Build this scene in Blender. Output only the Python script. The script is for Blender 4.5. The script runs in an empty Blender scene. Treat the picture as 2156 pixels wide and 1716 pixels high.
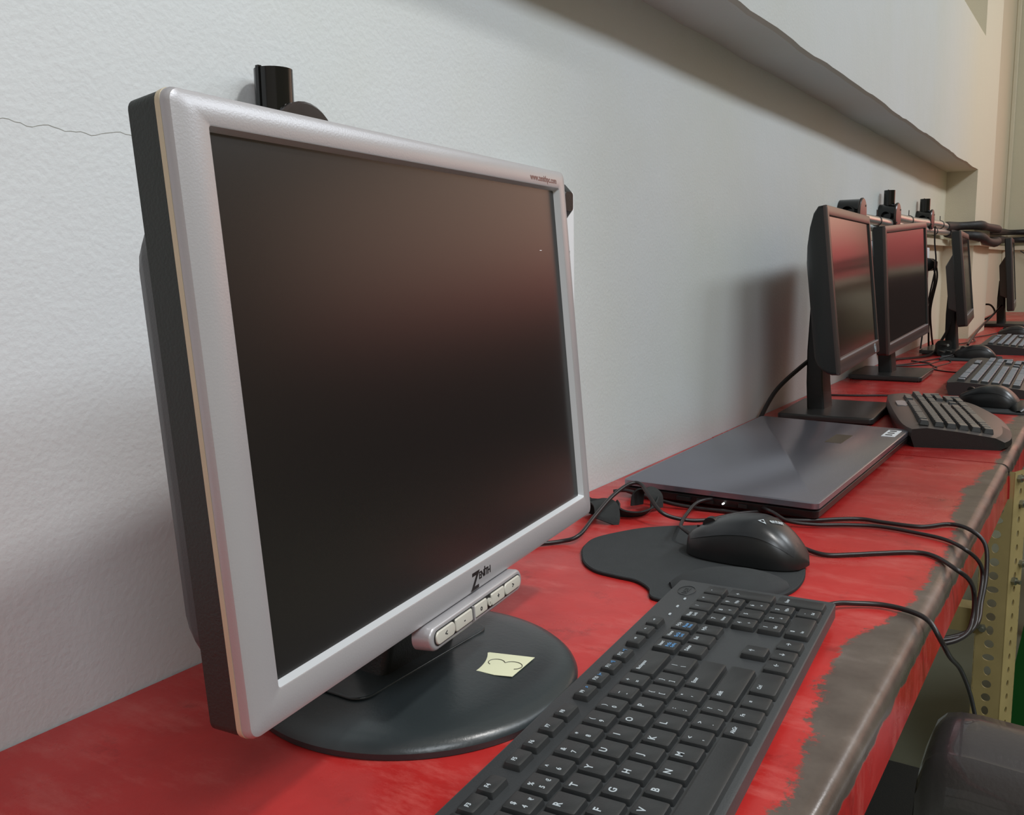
import bpy, bmesh, math, random
from mathutils import Vector, Matrix
random.seed(7)
sc = bpy.context.scene
COL = sc.collection
PI = math.pi
DZ = 0.75                       # desk top height above the floor

# ------------------------------------------------------------------ camera
cam_d = bpy.data.cameras.new('camera')
cam = bpy.data.objects.new('camera', cam_d); COL.objects.link(cam)
yaw, pitch, roll = .58170, .1510, -.0164
f = Vector((-math.sin(yaw)*math.cos(pitch), math.cos(yaw)*math.cos(pitch), -math.sin(pitch)))
r0 = f.cross(Vector((0, 0, 1))).normalized(); u0 = r0.cross(f)
r = r0*math.cos(roll) + u0*math.sin(roll); u = -r0*math.sin(roll) + u0*math.cos(roll)
cam.matrix_world = Matrix(((r.x, u.x, -f.x, .5399), (r.y, u.y, -f.y, 0), (r.z, u.z, -f.z, DZ+.2805), (0, 0, 0, 1)))
cam_d.sensor_fit = 'HORIZONTAL'; cam_d.sensor_width = 36; cam_d.lens = 36*1925.7/2156
cam_d.clip_start = .01; cam_d.clip_end = 60
sc.camera = cam

# ------------------------------------------------------------------ world, lamps, exposure
w = bpy.data.worlds.new('world'); sc.world = w; w.use_nodes = True
bg = w.node_tree.nodes['Background']
bg.inputs[0].default_value = (1.0, .90, .76, 1); bg.inputs[1].default_value = .36
vs = sc.view_settings
vs.view_transform = 'Standard'; vs.look = 'None'; vs.gamma = 1; vs.use_curve_mapping = False
vs.exposure = 0.0
TUBES = [(2.1, -1.15), (2.1, 1.3), (2.1, 3.7)]
def tube_light(x, y, z, power, col, ly=1.5, rot=0):
    d = bpy.data.lights.new('tube_lamp', 'AREA'); d.shape = 'RECTANGLE'; d.size = .34; d.size_y = ly
    d.energy = power; d.color = col
    o = bpy.data.objects.new('tube_lamp', d); COL.objects.link(o); o.location = (x, y, z)
    o.rotation_euler = (0, rot, 0)
    return o
for i, (x, y) in enumerate(TUBES):
    tube_light(x, y, DZ+2.10, (35, 20, 32)[i], (.87, .94, 1.0), 1.5, math.radians(40))

# unseen spot lamp, added to shape light and shadow at the near desk end
sp_d = bpy.data.lights.new('added_spot_lamp', 'SPOT'); sp_d.energy = 120; sp_d.color = (1.0, .98, .95)
sp_d.spot_size = math.radians(40); sp_d.spot_blend = 1.0; sp_d.shadow_soft_size = .10
SPOT = Vector((1.45, .80, DZ+2.15))
sp_o = bpy.data.objects.new('added_spot_lamp', sp_d); COL.objects.link(sp_o); sp_o.location = SPOT
sp_o.rotation_euler = (Vector((.16, .34, DZ)) - SPOT).to_track_quat('-Z', 'Y').to_euler()

# ------------------------------------------------------------------ material helpers
def new_mat(name):
    m = bpy.data.materials.new(name); m.use_nodes = True
    return m, m.node_tree, m.node_tree.nodes['Principled BSDF']
def mat(name, col, rough=.5, metal=0, var=.0, vscale=20, bump=0, bscale=200, spec=.5, coat=0):
    m, nt, b = new_mat(name); N = nt.nodes; L = nt.links
    b.inputs['Roughness'].default_value = rough; b.inputs['Metallic'].default_value = metal
    b.inputs['Specular IOR Level'].default_value = spec; b.inputs['Coat Weight'].default_value = coat
    b.inputs['Base Color'].default_value = (*col, 1)
    tc = N.new('ShaderNodeTexCoord')
    n = N.new('ShaderNodeTexNoise'); n.inputs['Scale'].default_value = vscale; n.inputs['Detail'].default_value = 4
    L.new(tc.outputs['Object'], n.inputs['Vector'])
    if var:
        mx = N.new('ShaderNodeMix'); mx.data_type = 'RGBA'
        mx.inputs[6].default_value = (*[c*(1-var) for c in col], 1); mx.inputs[7].default_value = (*[min(1, c*(1+var)) for c in col], 1)
        L.new(n.outputs['Fac'], mx.inputs[0]); L.new(mx.outputs[2], b.inputs['Base Color'])
    if bump:
        n2 = N.new('ShaderNodeTexNoise'); n2.inputs['Scale'].default_value = bscale; n2.inputs['Detail'].default_value = 3
        L.new(tc.outputs['Object'], n2.inputs['Vector'])
        bp = N.new('ShaderNodeBump'); bp.inputs['Strength'].default_value = bump; bp.inputs['Distance'].default_value = .002
        L.new(n2.outputs['Fac'], bp.inputs['Height']); L.new(bp.outputs[0], b.inputs['Normal'])
    return m
def emis(name, col, s):
    m, nt, b = new_mat(name)
    b.inputs['Base Color'].default_value = (*col, 1); b.inputs['Emission Color'].default_value = (*col, 1); b.inputs['Emission Strength'].default_value = s
    return m
def srgb(r, g, b):
    f = lambda c: (c/255/12.92 if c/255 <= .04045 else ((c/255+.055)/1.055)**2.4)
    return (f(r), f(g), f(b))

def wall_mat(name, col, stain, dirt=.25, cream=None):
    m, nt, b = new_mat(name); N = nt.nodes; L = nt.links
    tc = N.new('ShaderNodeTexCoord')
    n = N.new('ShaderNodeTexNoise'); n.inputs['Scale'].default_value = 1.6; n.inputs['Detail'].default_value = 6; n.inputs['Roughness'].default_value = .6
    L.new(tc.outputs['Object'], n.inputs['Vector'])
    cr = N.new('ShaderNodeValToRGB'); cr.color_ramp.elements[0].position = .42; cr.color_ramp.elements[1].position = .75
    cr.color_ramp.elements[0].color = (0, 0, 0, 1); cr.color_ramp.elements[1].color = (dirt, dirt, dirt, 1)
    L.new(n.outputs['Fac'], cr.inputs[0])
    mx = N.new('ShaderNodeMix'); mx.data_type = 'RGBA'; mx.inputs[6].default_value = (*col, 1); mx.inputs[7].default_value = (*stain, 1)
    L.new(cr.outputs[0], mx.inputs[0])
    # small dark specks and chips
    v = N.new('ShaderNodeTexVoronoi'); v.inputs['Scale'].default_value = 9; v.inputs['Randomness'].default_value = 1
    L.new(tc.outputs['Object'], v.inputs['Vector'])
    lt = N.new('ShaderNodeMath'); lt.operation = 'LESS_THAN'; lt.inputs[1].default_value = .022
    L.new(v.outputs['Distance'], lt.inputs[0])
    ms = N.new('ShaderNodeMath'); ms.operation = 'MULTIPLY'; ms.inputs[1].default_value = .45; L.new(lt.outputs[0], ms.inputs[0])
    mx2 = N.new('ShaderNodeMix'); mx2.data_type = 'RGBA'; mx2.inputs[7].default_value = (.2, .2, .19, 1)
    L.new(ms.outputs[0], mx2.inputs[0]); L.new(mx.outputs[2], mx2.inputs[6])
    last = mx2.outputs[2]
    if cream:        # warm reflected light towards the far corner, painted in as cream
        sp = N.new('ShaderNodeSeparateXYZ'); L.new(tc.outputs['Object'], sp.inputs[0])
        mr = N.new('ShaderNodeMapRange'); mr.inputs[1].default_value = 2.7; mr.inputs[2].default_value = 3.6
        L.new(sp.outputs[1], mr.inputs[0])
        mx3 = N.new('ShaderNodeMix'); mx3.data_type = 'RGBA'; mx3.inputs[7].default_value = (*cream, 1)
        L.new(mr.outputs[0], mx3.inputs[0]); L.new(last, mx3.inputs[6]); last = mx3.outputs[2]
    L.new(last, b.inputs['Base Color']); b.inputs['Roughness'].default_value = .62
    n2 = N.new('ShaderNodeTexNoise'); n2.inputs['Scale'].default_value = 240; n2.inputs['Detail'].default_value = 4
    n3 = N.new('ShaderNodeTexNoise'); n3.inputs['Scale'].default_value = 9; n3.inputs['Detail'].default_value = 5
    L.new(tc.outputs['Object'], n2.inputs['Vector']); L.new(tc.outputs['Object'], n3.inputs['Vector'])
    ad = N.new('ShaderNodeMath'); ad.operation = 'MULTIPLY_ADD'; ad.inputs[1].default_value = 3.5
    L.new(n3.outputs['Fac'], ad.inputs[0]); L.new(n2.outputs['Fac'], ad.inputs[2])
    bp = N.new('ShaderNodeBump'); bp.inputs['Strength'].default_value = .30; bp.inputs['Distance'].default_value = .0016
    L.new(ad.outputs[0], bp.inputs['Height']); L.new(bp.outputs[0], b.inputs['Normal'])
    return m

def desk_mat():
    m, nt, b = new_mat('worn_red_paint'); N = nt.nodes; L = nt.links
    tc = N.new('ShaderNodeTexCoord'); sp = N.new('ShaderNodeSeparateXYZ'); L.new(tc.outputs['Object'], sp.inputs[0])
    def noise(s, d=5, rg=.5, off=0):
        n = N.new('ShaderNodeTexNoise'); n.inputs['Scale'].default_value = s; n.inputs['Detail'].default_value = d; n.inputs['Roughness'].default_value = rg
        if off:
            mp = N.new('ShaderNodeMapping'); mp.inputs['Location'].default_value = (off, off, off); L.new(tc.outputs['Object'], mp.inputs[0]); L.new(mp.outputs[0], n.inputs['Vector'])
        else: L.new(tc.outputs['Object'], n.inputs['Vector'])
        return n.outputs['Fac']
    def math_(op, a, bb, c=None):
        k = N.new('ShaderNodeMath'); k.operation = op
        for i, v in enumerate((a, bb, c)):
            if v is None: continue
            if isinstance(v, (int, float)): k.inputs[i].default_value = v
            else: L.new(v, k.inputs[i])
        return k.outputs[0]
    def ramp(src, els):
        r = N.new('ShaderNodeValToRGB'); e = r.color_ramp.elements
        while len(e) < len(els): e.new(.5)
        for k, (p, c) in zip(e, els):
            k.position = p; k.color = (*c, 1) if len(c) == 3 else c
        L.new(src, r.inputs[0]); return r.outputs[0]
    # red paint with faded patches
    base = ramp(noise(5, 6, .6), [(.3, srgb(156, 34, 32)), (.55, srgb(184, 45, 43)), (.8, srgb(196, 70, 66))])
    # the paint is worn through along the front edge: width of the bare band changes along the desk
    yn = math_('DIVIDE', math_('ADD', sp.outputs[1], .5), 6.5)      # Y -.5..6 -> 0..1
    pts = [(-.5, .40), (.44, .412), (.50, .411), (.556, .398), (.615, .389), (.69, .391), (.73, .405), (.80, .415), (.9, .419), (1.0, .419), (1.1, .404), (1.25, .402), (1.36, .411), (1.45, .418), (1.7, .40), (2.2, .41), (6, .41)]
    wr = ramp(yn, [((y+.5)/6.5, (x*2, x*2, x*2)) for y, x in pts])
    thr = math_('MULTIPLY', wr, .5)
    nz = math_('ADD', math_('MULTIPLY', math_('SUBTRACT', noise(38, 9, .8), .5), .040), math_('MULTIPLY', math_('SUBTRACT', noise(260, 4, .7, 6), .5), .014))
    nz2 = math_('MULTIPLY', math_('SUBTRACT', noise(14, 5, .6, 3), .5), .03)
    dd = math_('ADD', math_('SUBTRACT', math_('ADD', sp.outputs[0], nz), thr), nz2)
    k = N.new('ShaderNodeMapRange'); k.inputs[1].default_value = -.002; k.inputs[2].default_value = .0025; L.new(dd, k.inputs[0])
    # below the rolled edge the paint on the apron is whole
    kz = N.new('ShaderNodeMapRange'); kz.inputs[1].default_value = -.0185; kz.inputs[2].default_value = -.0165
    zz = math_('ADD', sp.outputs[2], math_('MULTIPLY', math_('SUBTRACT', noise(45, 4), .5), .012)); L.new(zz, kz.inputs[0])
    wear = math_('MULTIPLY', k.outputs[0], kz.outputs[0])
    bare = ramp(noise(22, 6, .6, 5), [(.3, srgb(84, 74, 68)), (.6, srgb(104, 94, 87)), (.8, srgb(128, 118, 112))])
    # scuffs: pale streaks across the paint
    st = N.new('ShaderNodeTexNoise'); st.inputs['Scale'].default_value = 9; st.inputs['Detail'].default_value = 8; st.inputs['Roughness'].default_value = .75
    mp = N.new('ShaderNodeMapping'); mp.inputs['Scale'].default_value = (1, 2.6, 1); L.new(tc.outputs['Object'], mp.inputs[0]); L.new(mp.outputs[0], st.inputs['Vector'])
    sc1 = ramp(st.outputs['Fac'], [(.50, (0, 0, 0)), (.66, (.55, .55, .55))])
    mx0 = N.new('ShaderNodeMix'); mx0.data_type = 'RGBA'; mx0.inputs[7].default_value = (*srgb(196, 96, 90), 1)
    L.new(sc1, mx0.inputs[0]); L.new(base, mx0.inputs[6])
    dk = ramp(noise(16, 7, .7, 9), [(.57, (0, 0, 0)), (.68, (.5, .5, .5))])
    mx1 = N.new('ShaderNodeMix'); mx1.data_type = 'RGBA'; mx1.inputs[7].default_value = (*srgb(96, 24, 24), 1)
    L.new(dk, mx1.inputs[0]); L.new(mx0.outputs[2], mx1.inputs[6])
    mx = N.new('ShaderNodeMix'); mx.data_type = 'RGBA'; L.new(wear, mx.inputs[0]); L.new(mx1.outputs[2], mx.inputs[6]); L.new(bare, mx.inputs[7])
    L.new(mx.outputs[2], b.inputs['Base Color'])
    rr = ramp(noise(12, 6, .6, 2), [(.35, (.24,)*3), (.7, (.44,)*3)])
    L.new(rr, b.inputs['Roughness'])
    mt = math_('MULTIPLY', wear, .30); L.new(mt, b.inputs['Metallic'])
    bp = N.new('ShaderNodeBump'); bp.inputs['Strength'].default_value = .25; bp.inputs['Distance'].default_value = .001
    L.new(math_('ADD', math_('MULTIPLY', wear, -.6), noise(70, 4, .6, 1)), bp.inputs['Height']); L.new(bp.outputs[0], b.inputs['Normal'])
    return m

def screen_mat(name, rough=.16, col=(.010, .009, .009)):
    m = mat(name, col, rough, spec=.6); return m

M = {}
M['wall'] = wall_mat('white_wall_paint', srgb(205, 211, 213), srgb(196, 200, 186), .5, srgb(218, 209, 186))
M['back_wall'] = wall_mat('greenish_cream_paint', srgb(205, 200, 176), srgb(190, 184, 160), .5)
M['floor'] = mat('grey_cement', srgb(132, 136, 118), .45, var=.25, vscale=3, bump=.2, bscale=40)
M['desk'] = desk_mat()
M['silver'] = mat('silver_plastic', srgb(172, 171, 174), .34, .35, var=.05, vscale=12, bump=.05, bscale=900)
M['silver_edge'] = mat('yellowed_plastic_rim', srgb(190, 178, 152), .4, .1, var=.15, vscale=25)
M['pale_btn'] = mat('pale_button_plastic', srgb(196, 194, 184), .35, .1)
M['blk'] = mat('black_plastic', srgb(26, 28, 28), .42, var=.2, vscale=8, bump=.12, bscale=700)
M['blk_green'] = mat('greenish_black_plastic', srgb(28, 35, 32), .5, var=.15, vscale=8, bump=.15, bscale=700)
M['dkgrey'] = mat('dark_grey_plastic', srgb(52, 55, 56), .42, var=.1, vscale=9, bump=.08, bscale=800)
M['base'] = mat('scuffed_black_base_plastic', srgb(44, 50, 52), .30, var=.22, vscale=14, bump=.06, bscale=300)
M['key'] = mat('black_keycap', srgb(44, 46, 47), .40, var=.14, vscale=30, bump=.05, bscale=900)
M['kbody'] = mat('keyboard_body_plastic', srgb(58, 61, 63), .45, var=.08, vscale=14, bump=.08, bscale=900)
M['ink'] = mat('pale_legend_ink', srgb(176, 186, 192), .5)
M['blueink'] = mat('blue_legend_ink', srgb(92, 142, 190), .5)
M['blackink'] = mat('black_ink', srgb(22, 20, 22), .4)
M['redink'] = mat('brown_ink', srgb(120, 84, 78), .5)
M['screen'] = screen_mat('matte_dark_screen', .25)
M['paper'] = mat('pale_yellow_paper', srgb(218, 220, 188), .7, var=.03, vscale=30)
M['white'] = mat('white_label', srgb(232, 236, 240), .5)
M['pad'] = mat('black_cloth_pad', srgb(42, 46, 48), .85, var=.2, vscale=60, bump=.3, bscale=2500)
M['padedge'] = mat('frayed_pad_edge', srgb(28, 28, 29), .9, var=.5, vscale=400)
M['mouse'] = mat('satin_black_mouse_plastic', srgb(34, 37, 40), .30, bump=.03, bscale=1500)
M['mouse_side'] = mat('dull_black_mouse_plastic', srgb(24, 26, 27), .38)
M['cable'] = mat('black_cable_rubber', srgb(34, 29, 30), .38)
M['velcro'] = mat('black_velcro', srgb(46, 49, 49), .95, var=.25, vscale=300, bump=.6, bscale=3000)
M['lid'] = mat('dark_brushed_laptop_lid', srgb(138, 138, 148), .27, .75, var=.10, vscale=5)
M['lapside'] = mat('black_laptop_side', srgb(36, 32, 32), .35, .2)
M['steel'] = mat('polished_steel_pipe', srgb(214, 212, 206), .25, .7, var=.1, vscale=20)
M['bolt'] = mat('galvanised_bolt', srgb(150, 152, 140), .35, .8, var=.2, vscale=80)
M['angle'] = mat('cream_painted_angle_steel', srgb(176, 158, 108), .5, .1, var=.22, vscale=25)
M['trunk'] = mat('cream_plastic_trunking', srgb(214, 206, 182), .5, var=.08, vscale=12)
M['tape'] = mat('black_cable_wrap', srgb(34, 32, 32), .6, var=.3, vscale=40, bump=.4, bscale=120)
M['gloss_blk'] = mat('glossy_black_plastic', srgb(16, 17, 17), .16)
M['chair'] = mat('dark_grey_moulded_plastic', srgb(50, 49, 52), .32, .2, var=.2, vscale=20, bump=.1, bscale=300, spec=.9, coat=.5)
M['green'] = mat('green_moulded_plastic', srgb(18, 84, 30), .35, var=.15, vscale=6)
M['straw'] = mat('brown_woven_cane', srgb(150, 118, 96), .7, var=.35, vscale=120, bump=.5, bscale=200)
M['wood'] = mat('raw_ply_edge', srgb(176, 148, 112), .7, var=.3, vscale=90)
M['pinmetal'] = mat('nickel_pin', srgb(210, 208, 200), .2, .9)
M['cab'] = mat('dark_brown_steel', srgb(70, 52, 48), .4, .2, var=.1, vscale=4)
M['led'] = emis('white_led', (1, 1, 1), 2.0)
M['greykb'] = mat('grey_media_keyboard_shell', srgb(92, 86, 84), .35, .2, var=.1, vscale=10)
M['key2'] = mat('lit_grey_key_top', srgb(130, 124, 118), .30, var=.12, vscale=20)  # key top colour brightened to paint in the light falling on it
M['key3'] = mat('slate_sheen_key_top', srgb(136, 146, 158), .28, var=.1, vscale=20)  # bluish reflection painted into the key top colour
M['greyhouse'] = mat('grey_monitor_hump', srgb(86, 84, 84), .45)

# ------------------------------------------------------------------ mesh helpers
def bx(bm, x0, x1, y0, y1, z0, z1, mi=0, mtx=None):
    vs_ = [bm.verts.new((x, y, z)) for z in (z0, z1) for y in (y0, y1) for x in (x0, x1)]
    q = [(0, 2, 3, 1), (4, 5, 7, 6), (0, 1, 5, 4), (2, 6, 7, 3), (0, 4, 6, 2), (1, 3, 7, 5)]
    for t in q:
        fc = bm.faces.new([vs_[i] for i in t]); fc.material_index = mi
    if mtx is not None:
        for v in vs_: v.co = mtx @ v.co
    return vs_
def loft(bm, rings, close=True, cap=True, mi=0):
    R = [[bm.verts.new(p) for p in rg] for rg in rings]
    n = len(R[0])
    for a, b in zip(R, R[1:]):
        for i in range(n if close else n-1):
            j = (i+1) % n
            try:
                fc = bm.faces.new((a[i], a[j], b[j], b[i])); fc.material_index = mi
            except ValueError: pass
    if cap and close:
        for rg, rev in ((R[0], True), (R[-1], False)):
            try:
                fc = bm.faces.new(list(reversed(rg)) if rev else rg); fc.material_index = mi
            except ValueError: pass
    return R
def rrect(cx, cy, w, h, rad, n=5):
    pts = []
    for (sx, sy, a0) in ((1, 1, 0), (-1, 1, PI/2), (-1, -1, PI), (1, -1, 1.5*PI)):
        for i in range(n+1):
            a = a0 + i/n*PI/2
            pts.append((cx + sx*(w/2-rad) + rad*math.cos(a), cy + sy*(h/2-rad) + rad*math.sin(a)))
    return pts
def prism(bm, pts, z0, z1, mi=0, bev=0, ax='z'):
    """extrude an outline; optional soft top edge"""
    def P3(x, y, z): return {'z': (x, y, z), 'x': (z, x, y), 'y': (x, z, y)}[ax]
    rings = [[P3(x, y, z0) for x, y in pts]]
    if bev:
        cx = sum(p[0] for p in pts)/len(pts); cy = sum(p[1] for p in pts)/len(pts)
        hw = max(abs(p[0]-cx) for p in pts); hh = max(abs(p[1]-cy) for p in pts)
        for k in (0, .35, .7, 1):
            ins = bev*(1-math.cos(k*PI/2)); dz = bev*math.sin(k*PI/2)
            rings.append([P3(cx+(x-cx)*(hw-ins)/hw, cy+(y-cy)*(hh-ins)/hh, z1-math.copysign(bev, z1-z0)+math.copysign(dz, z1-z0)) for x, y in pts])
    else: rings.append([P3(x, y, z1) for x, y in pts])
    return loft(bm, rings, mi=mi)
def cyl(bm, p0, p1, r0_, r1_=None, n=16, mi=0, cap=True):
    p0 = Vector(p0); p1 = Vector(p1); r1_ = r0_ if r1_ is None else r1_
    d = (p1-p0).normalized(); a = Vector((0, 0, 1)) if abs(d.z) < .9 else Vector((1, 0, 0))
    e1 = d.cross(a).normalized(); e2 = d.cross(e1)
    rg = []
    for p, r_ in ((p0, r0_), (p1, r1_)):
        rg.append([p + e1*r_*math.cos(2*PI*i/n) + e2*r_*math.sin(2*PI*i/n) for i in range(n)])
    return loft(bm, rg, mi=mi, cap=cap)
def spline(pts, n=8):
    P = [Vector(p) for p in pts]; out = []
    for i in range(len(P)-1):
        a = P[max(i-1, 0)]; b = P[i]; c = P[i+1]; d = P[min(i+2, len(P)-1)]
        for k in range(n):
            t = k/n
            out.append(.5*((2*b)+(c-a)*t+(2*a-5*b+4*c-d)*t*t+(3*b-a-3*c+d)*t**3))
    out.append(P[-1]); return out
def tube(bm, pts, rad, n=8, seg=8, mi=0, smooth_=True):
    path = spline(pts, seg) if smooth_ else [Vector(p) for p in pts]
    rg = []; prev = None
    for i, p in enumerate(path):
        d = (path[min(i+1, len(path)-1)]-path[max(i-1, 0)]).normalized()
        if prev is None:
            a = Vector((0, 0, 1)) if abs(d.z) < .9 else Vector((1, 0, 0)); e1 = d.cross(a).normalized()
        else: e1 = (prev - d*prev.dot(d)).normalized()
        prev = e1; e2 = d.cross(e1)
        rr = rad(i/len(path)) if callable(rad) else rad
        rg.append([p+e1*rr*math.cos(2*PI*k/n)+e2*rr*math.sin(2*PI*k/n) for k in range(n)])
    loft(bm, rg, mi=mi)
def obj(name, bm, mats, parent=None, smooth=True, bevel=0, seg=2, angle=40, loc=None, rot=None, subd=0):
    me = bpy.data.meshes.new(name); bmesh.ops.recalc_face_normals(bm, faces=bm.faces); bm.to_mesh(me); bm.free()
    for m in (mats if isinstance(mats, (list, tuple)) else [mats]): me.materials.append(m)
    o = bpy.data.objects.new(name, me); COL.objects.link(o)
    if smooth:
        for p in me.polygons: p.use_smooth = True
        try: me.set_sharp_from_angle(angle=math.radians(angle))
        except Exception: pass
    if bevel:
        b = o.modifiers.new('bevel', 'BEVEL'); b.width = bevel; b.segments = seg; b.limit_method = 'ANGLE'; b.angle_limit = math.radians(35); b.harden_normals = False
    if subd:
        s = o.modifiers.new('sub', 'SUBSURF'); s.levels = subd; s.render_levels = subd
    if parent: o.parent = parent
    if loc: o.location = loc
    if rot: o.rotation_euler = rot
    return o
def B(): return bmesh.new()
def thing(name, label, cat, loc=(0, 0, 0), rotz=0, group=None):
    o = bpy.data.objects.new(name, None); COL.objects.link(o); o.empty_display_size = .05
    o.location = loc; o.rotation_euler = (0, 0, rotz); o['label'] = label; o['category'] = cat
    if group: o['group'] = group
    return o
def tag(o, label, cat, group=None):
    o['label'] = label; o['category'] = cat
    if group: o['group'] = group
    return o
def struct(name, bm, m, **k):
    o = obj(name, bm, m, **k); o['kind'] = 'structure'; return o
def box_obj(name, m, parent, *a, bevel=0, **k):
    bm = B(); bx(bm, *a); return obj(name, bm, m, parent, bevel=bevel, **k)
_tc = {}
def text_mesh(s, size, depth=.0001, shear=0, bold=0):
    key = (s, size, depth, shear, bold)
    if key in _tc: return _tc[key]
    c = bpy.data.curves.new('lettering', 'FONT'); c.body = s; c.size = size; c.extrude = depth; c.shear = shear; c.offset = bold; c.resolution_u = 3
    c.align_x = 'CENTER'; c.align_y = 'CENTER'
    o = bpy.data.objects.new('lettering', c); COL.objects.link(o)
    dg = bpy.context.evaluated_depsgraph_get(); dg.update()
    me = bpy.data.meshes.new_from_object(o.evaluated_get(dg))
    COL.objects.unlink(o); bpy.data.objects.remove(o)
    _tc[key] = me; return me
def add_text(bm, s, size, mtx, mi=1, depth=.0001, shear=0, bold=0):
    me = text_mesh(s, size, depth, shear, bold or size*.02); n0 = len(bm.verts); f0 = len(bm.faces)
    bm.from_mesh(me); bm.verts.ensure_lookup_table(); bm.faces.ensure_lookup_table()
    for v in bm.verts[n0:]: v.co = mtx @ v.co
    for fc in bm.faces[f0:]: fc.material_index = mi
T = Matrix.Translation
RX = lambda a: Matrix.Rotation(a, 4, 'X'); RY = lambda a: Matrix.Rotation(a, 4, 'Y'); RZ = lambda a: Matrix.Rotation(a, 4, 'Z')

# ------------------------------------------------------------------ room shell
def zb(y): return DZ + .629 - .0092*max(y, -1)      # underside of the overhanging beam
bm = B()
# lower wall, thick slab behind the desks
bx(bm, -.45, 0, -2.2, 3.72, 0, DZ+.75)
# overhanging beam with a slightly ragged lower edge
n = 150; R = []
for i in range(n+1):
    y = -2.2 + (3.72+2.2)*i/n
    j = random.uniform(-.0012, .0012) + .0016*math.sin(y*7.3) + .0012*math.sin(y*19)
    zj = zb(y)+j
    R.append([(-.2, y, zb(y)+.004), (.094, y, zj+.001), (.1, y, zj+.005), (.1, y, DZ+1.056), (-.2, y, DZ+1.056)])
loft(bm, R)
# set back wall of the niche above the beam
bx(bm, -.5, -.4, -2.2, 3.72, DZ+.7, 3.1)
# full height column and the wall beyond it
bx(bm, -.5, .1, 3.72, 4.2, 0, 3.1)
bx(bm, -.5, 0, 4.2, 5.8, 0, 3.1)
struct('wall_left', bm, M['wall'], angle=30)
wl = bpy.data.objects['wall_left']
bm = B(); yy = .285; zz = .372; pts = []
for i in range(34):
    pts.append((.0002, yy, DZ+zz)); yy += .0034; zz += random.uniform(-.0016, .0012)
ribbon_pts = pts
for a, b in zip(pts, pts[1:]):
    h_ = .00014; bm.faces.new([bm.verts.new(p) for p in ((a[0], a[1], a[2]-h_), (b[0], b[1], b[2]-h_), (b[0], b[1], b[2]+h_), (a[0], a[1], a[2]+h_))])
obj('crack', bm, mat('dirt_in_crack', srgb(160, 163, 156), .9), wl)
bm = B(); bx(bm, -.5, 4.6, 5.8, 6.0, 0, 3.1); struct('wall_back', bm, M['back_wall'])
bm = B(); bx(bm, 4.5, 4.6, -2.2, 5.8, 0, 3.1); struct('wall_right', bm, M['back_wall'])
bm = B(); bx(bm, -.5, 4.6, -2.2, 6.0, -.1, 0); struct('floor', bm, M['floor'])
# a thin batten down the back wall corner
bm = B(); bx(bm, .0, .022, 5.775, 5.8, DZ+.02, 3.1); struct('trim_1', bm, M['trunk'], bevel=.004)
bm = B(); bx(bm, .165, .19, 5.78, 5.8, DZ+.42, 3.0); struct('trim_2', bm, M['trunk'], bevel=.004)
# window with a salmon curtain drawn over it on the back wall (unseen; added to glow in the screen reflections)
bm = B()
for (a0, a1, b0, b1) in ((.36, .40, 0, 1.35), (3.6, 3.64, 0, 1.35), (.36, 3.64, 0, .04), (.36, 3.64, 1.31, 1.35), (1.98, 2.02, 0, 1.35)):
    bx(bm, a0, a1, 5.74, 5.8, DZ+.30+b0, DZ+.30+b1)
wf = struct('added_window_1', bm, M['trunk'])
m, nt, b_ = new_mat('salmon_glow_helper')  # self-lit surface made up for its reflection, darker red at the bottom
N_ = nt.nodes; L_ = nt.links
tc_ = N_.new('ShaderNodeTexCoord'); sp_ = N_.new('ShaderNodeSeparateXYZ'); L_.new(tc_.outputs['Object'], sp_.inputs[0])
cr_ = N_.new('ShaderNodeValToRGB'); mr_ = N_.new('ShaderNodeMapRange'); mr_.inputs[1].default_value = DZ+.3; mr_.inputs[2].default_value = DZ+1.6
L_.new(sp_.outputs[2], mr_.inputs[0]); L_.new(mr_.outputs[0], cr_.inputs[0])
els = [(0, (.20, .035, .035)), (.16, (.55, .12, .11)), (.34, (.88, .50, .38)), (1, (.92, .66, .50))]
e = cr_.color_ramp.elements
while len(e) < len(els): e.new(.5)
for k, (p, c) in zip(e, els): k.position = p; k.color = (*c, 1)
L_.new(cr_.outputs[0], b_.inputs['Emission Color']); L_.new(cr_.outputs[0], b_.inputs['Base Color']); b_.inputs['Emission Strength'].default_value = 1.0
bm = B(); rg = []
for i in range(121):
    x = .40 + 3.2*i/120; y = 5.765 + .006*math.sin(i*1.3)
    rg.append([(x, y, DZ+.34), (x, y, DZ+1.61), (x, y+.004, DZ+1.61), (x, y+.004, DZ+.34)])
loft(bm, rg); o = obj('glow_curtain', bm, m, parent=wf)

# row of low dark cabinets under the window (unseen; added to darken the lower screen reflections)
for k in range(3):
    cb = thing('added_cabinet', 'unseen low dark cabinet added to darken the screen reflections, ' + ('nearest the desks', 'middle one', 'farthest from the desks')[k], 'cabinet', (.60+k*1.02+.5, 5.50, 0))
    bm = B(); bx(bm, -.5, .5, -.20, .20, .04, DZ+.28); obj('body', bm, M['cab'], cb, bevel=.004)
    for sx in (-1, 1):
        bm = B(); bx(bm, min(sx*.012, sx*.48), max(sx*.012, sx*.48), -.215, -.2005, .06, DZ+.26); dr_ = obj('door', bm, M['cab'], cb, bevel=.003)
        bm = B(); cyl(bm, (sx*.05, -.225, .60), (sx*.05, -.225, .72), .006, n=10); obj('handle', bm, M['bolt'], dr_)
        for sy in (-.16, .16):
            bm = B(); cyl(bm, (sx*.44, sy, 0), (sx*.44, sy, .041), .02, n=10); obj('foot', bm, M['blk'], cb)

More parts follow.
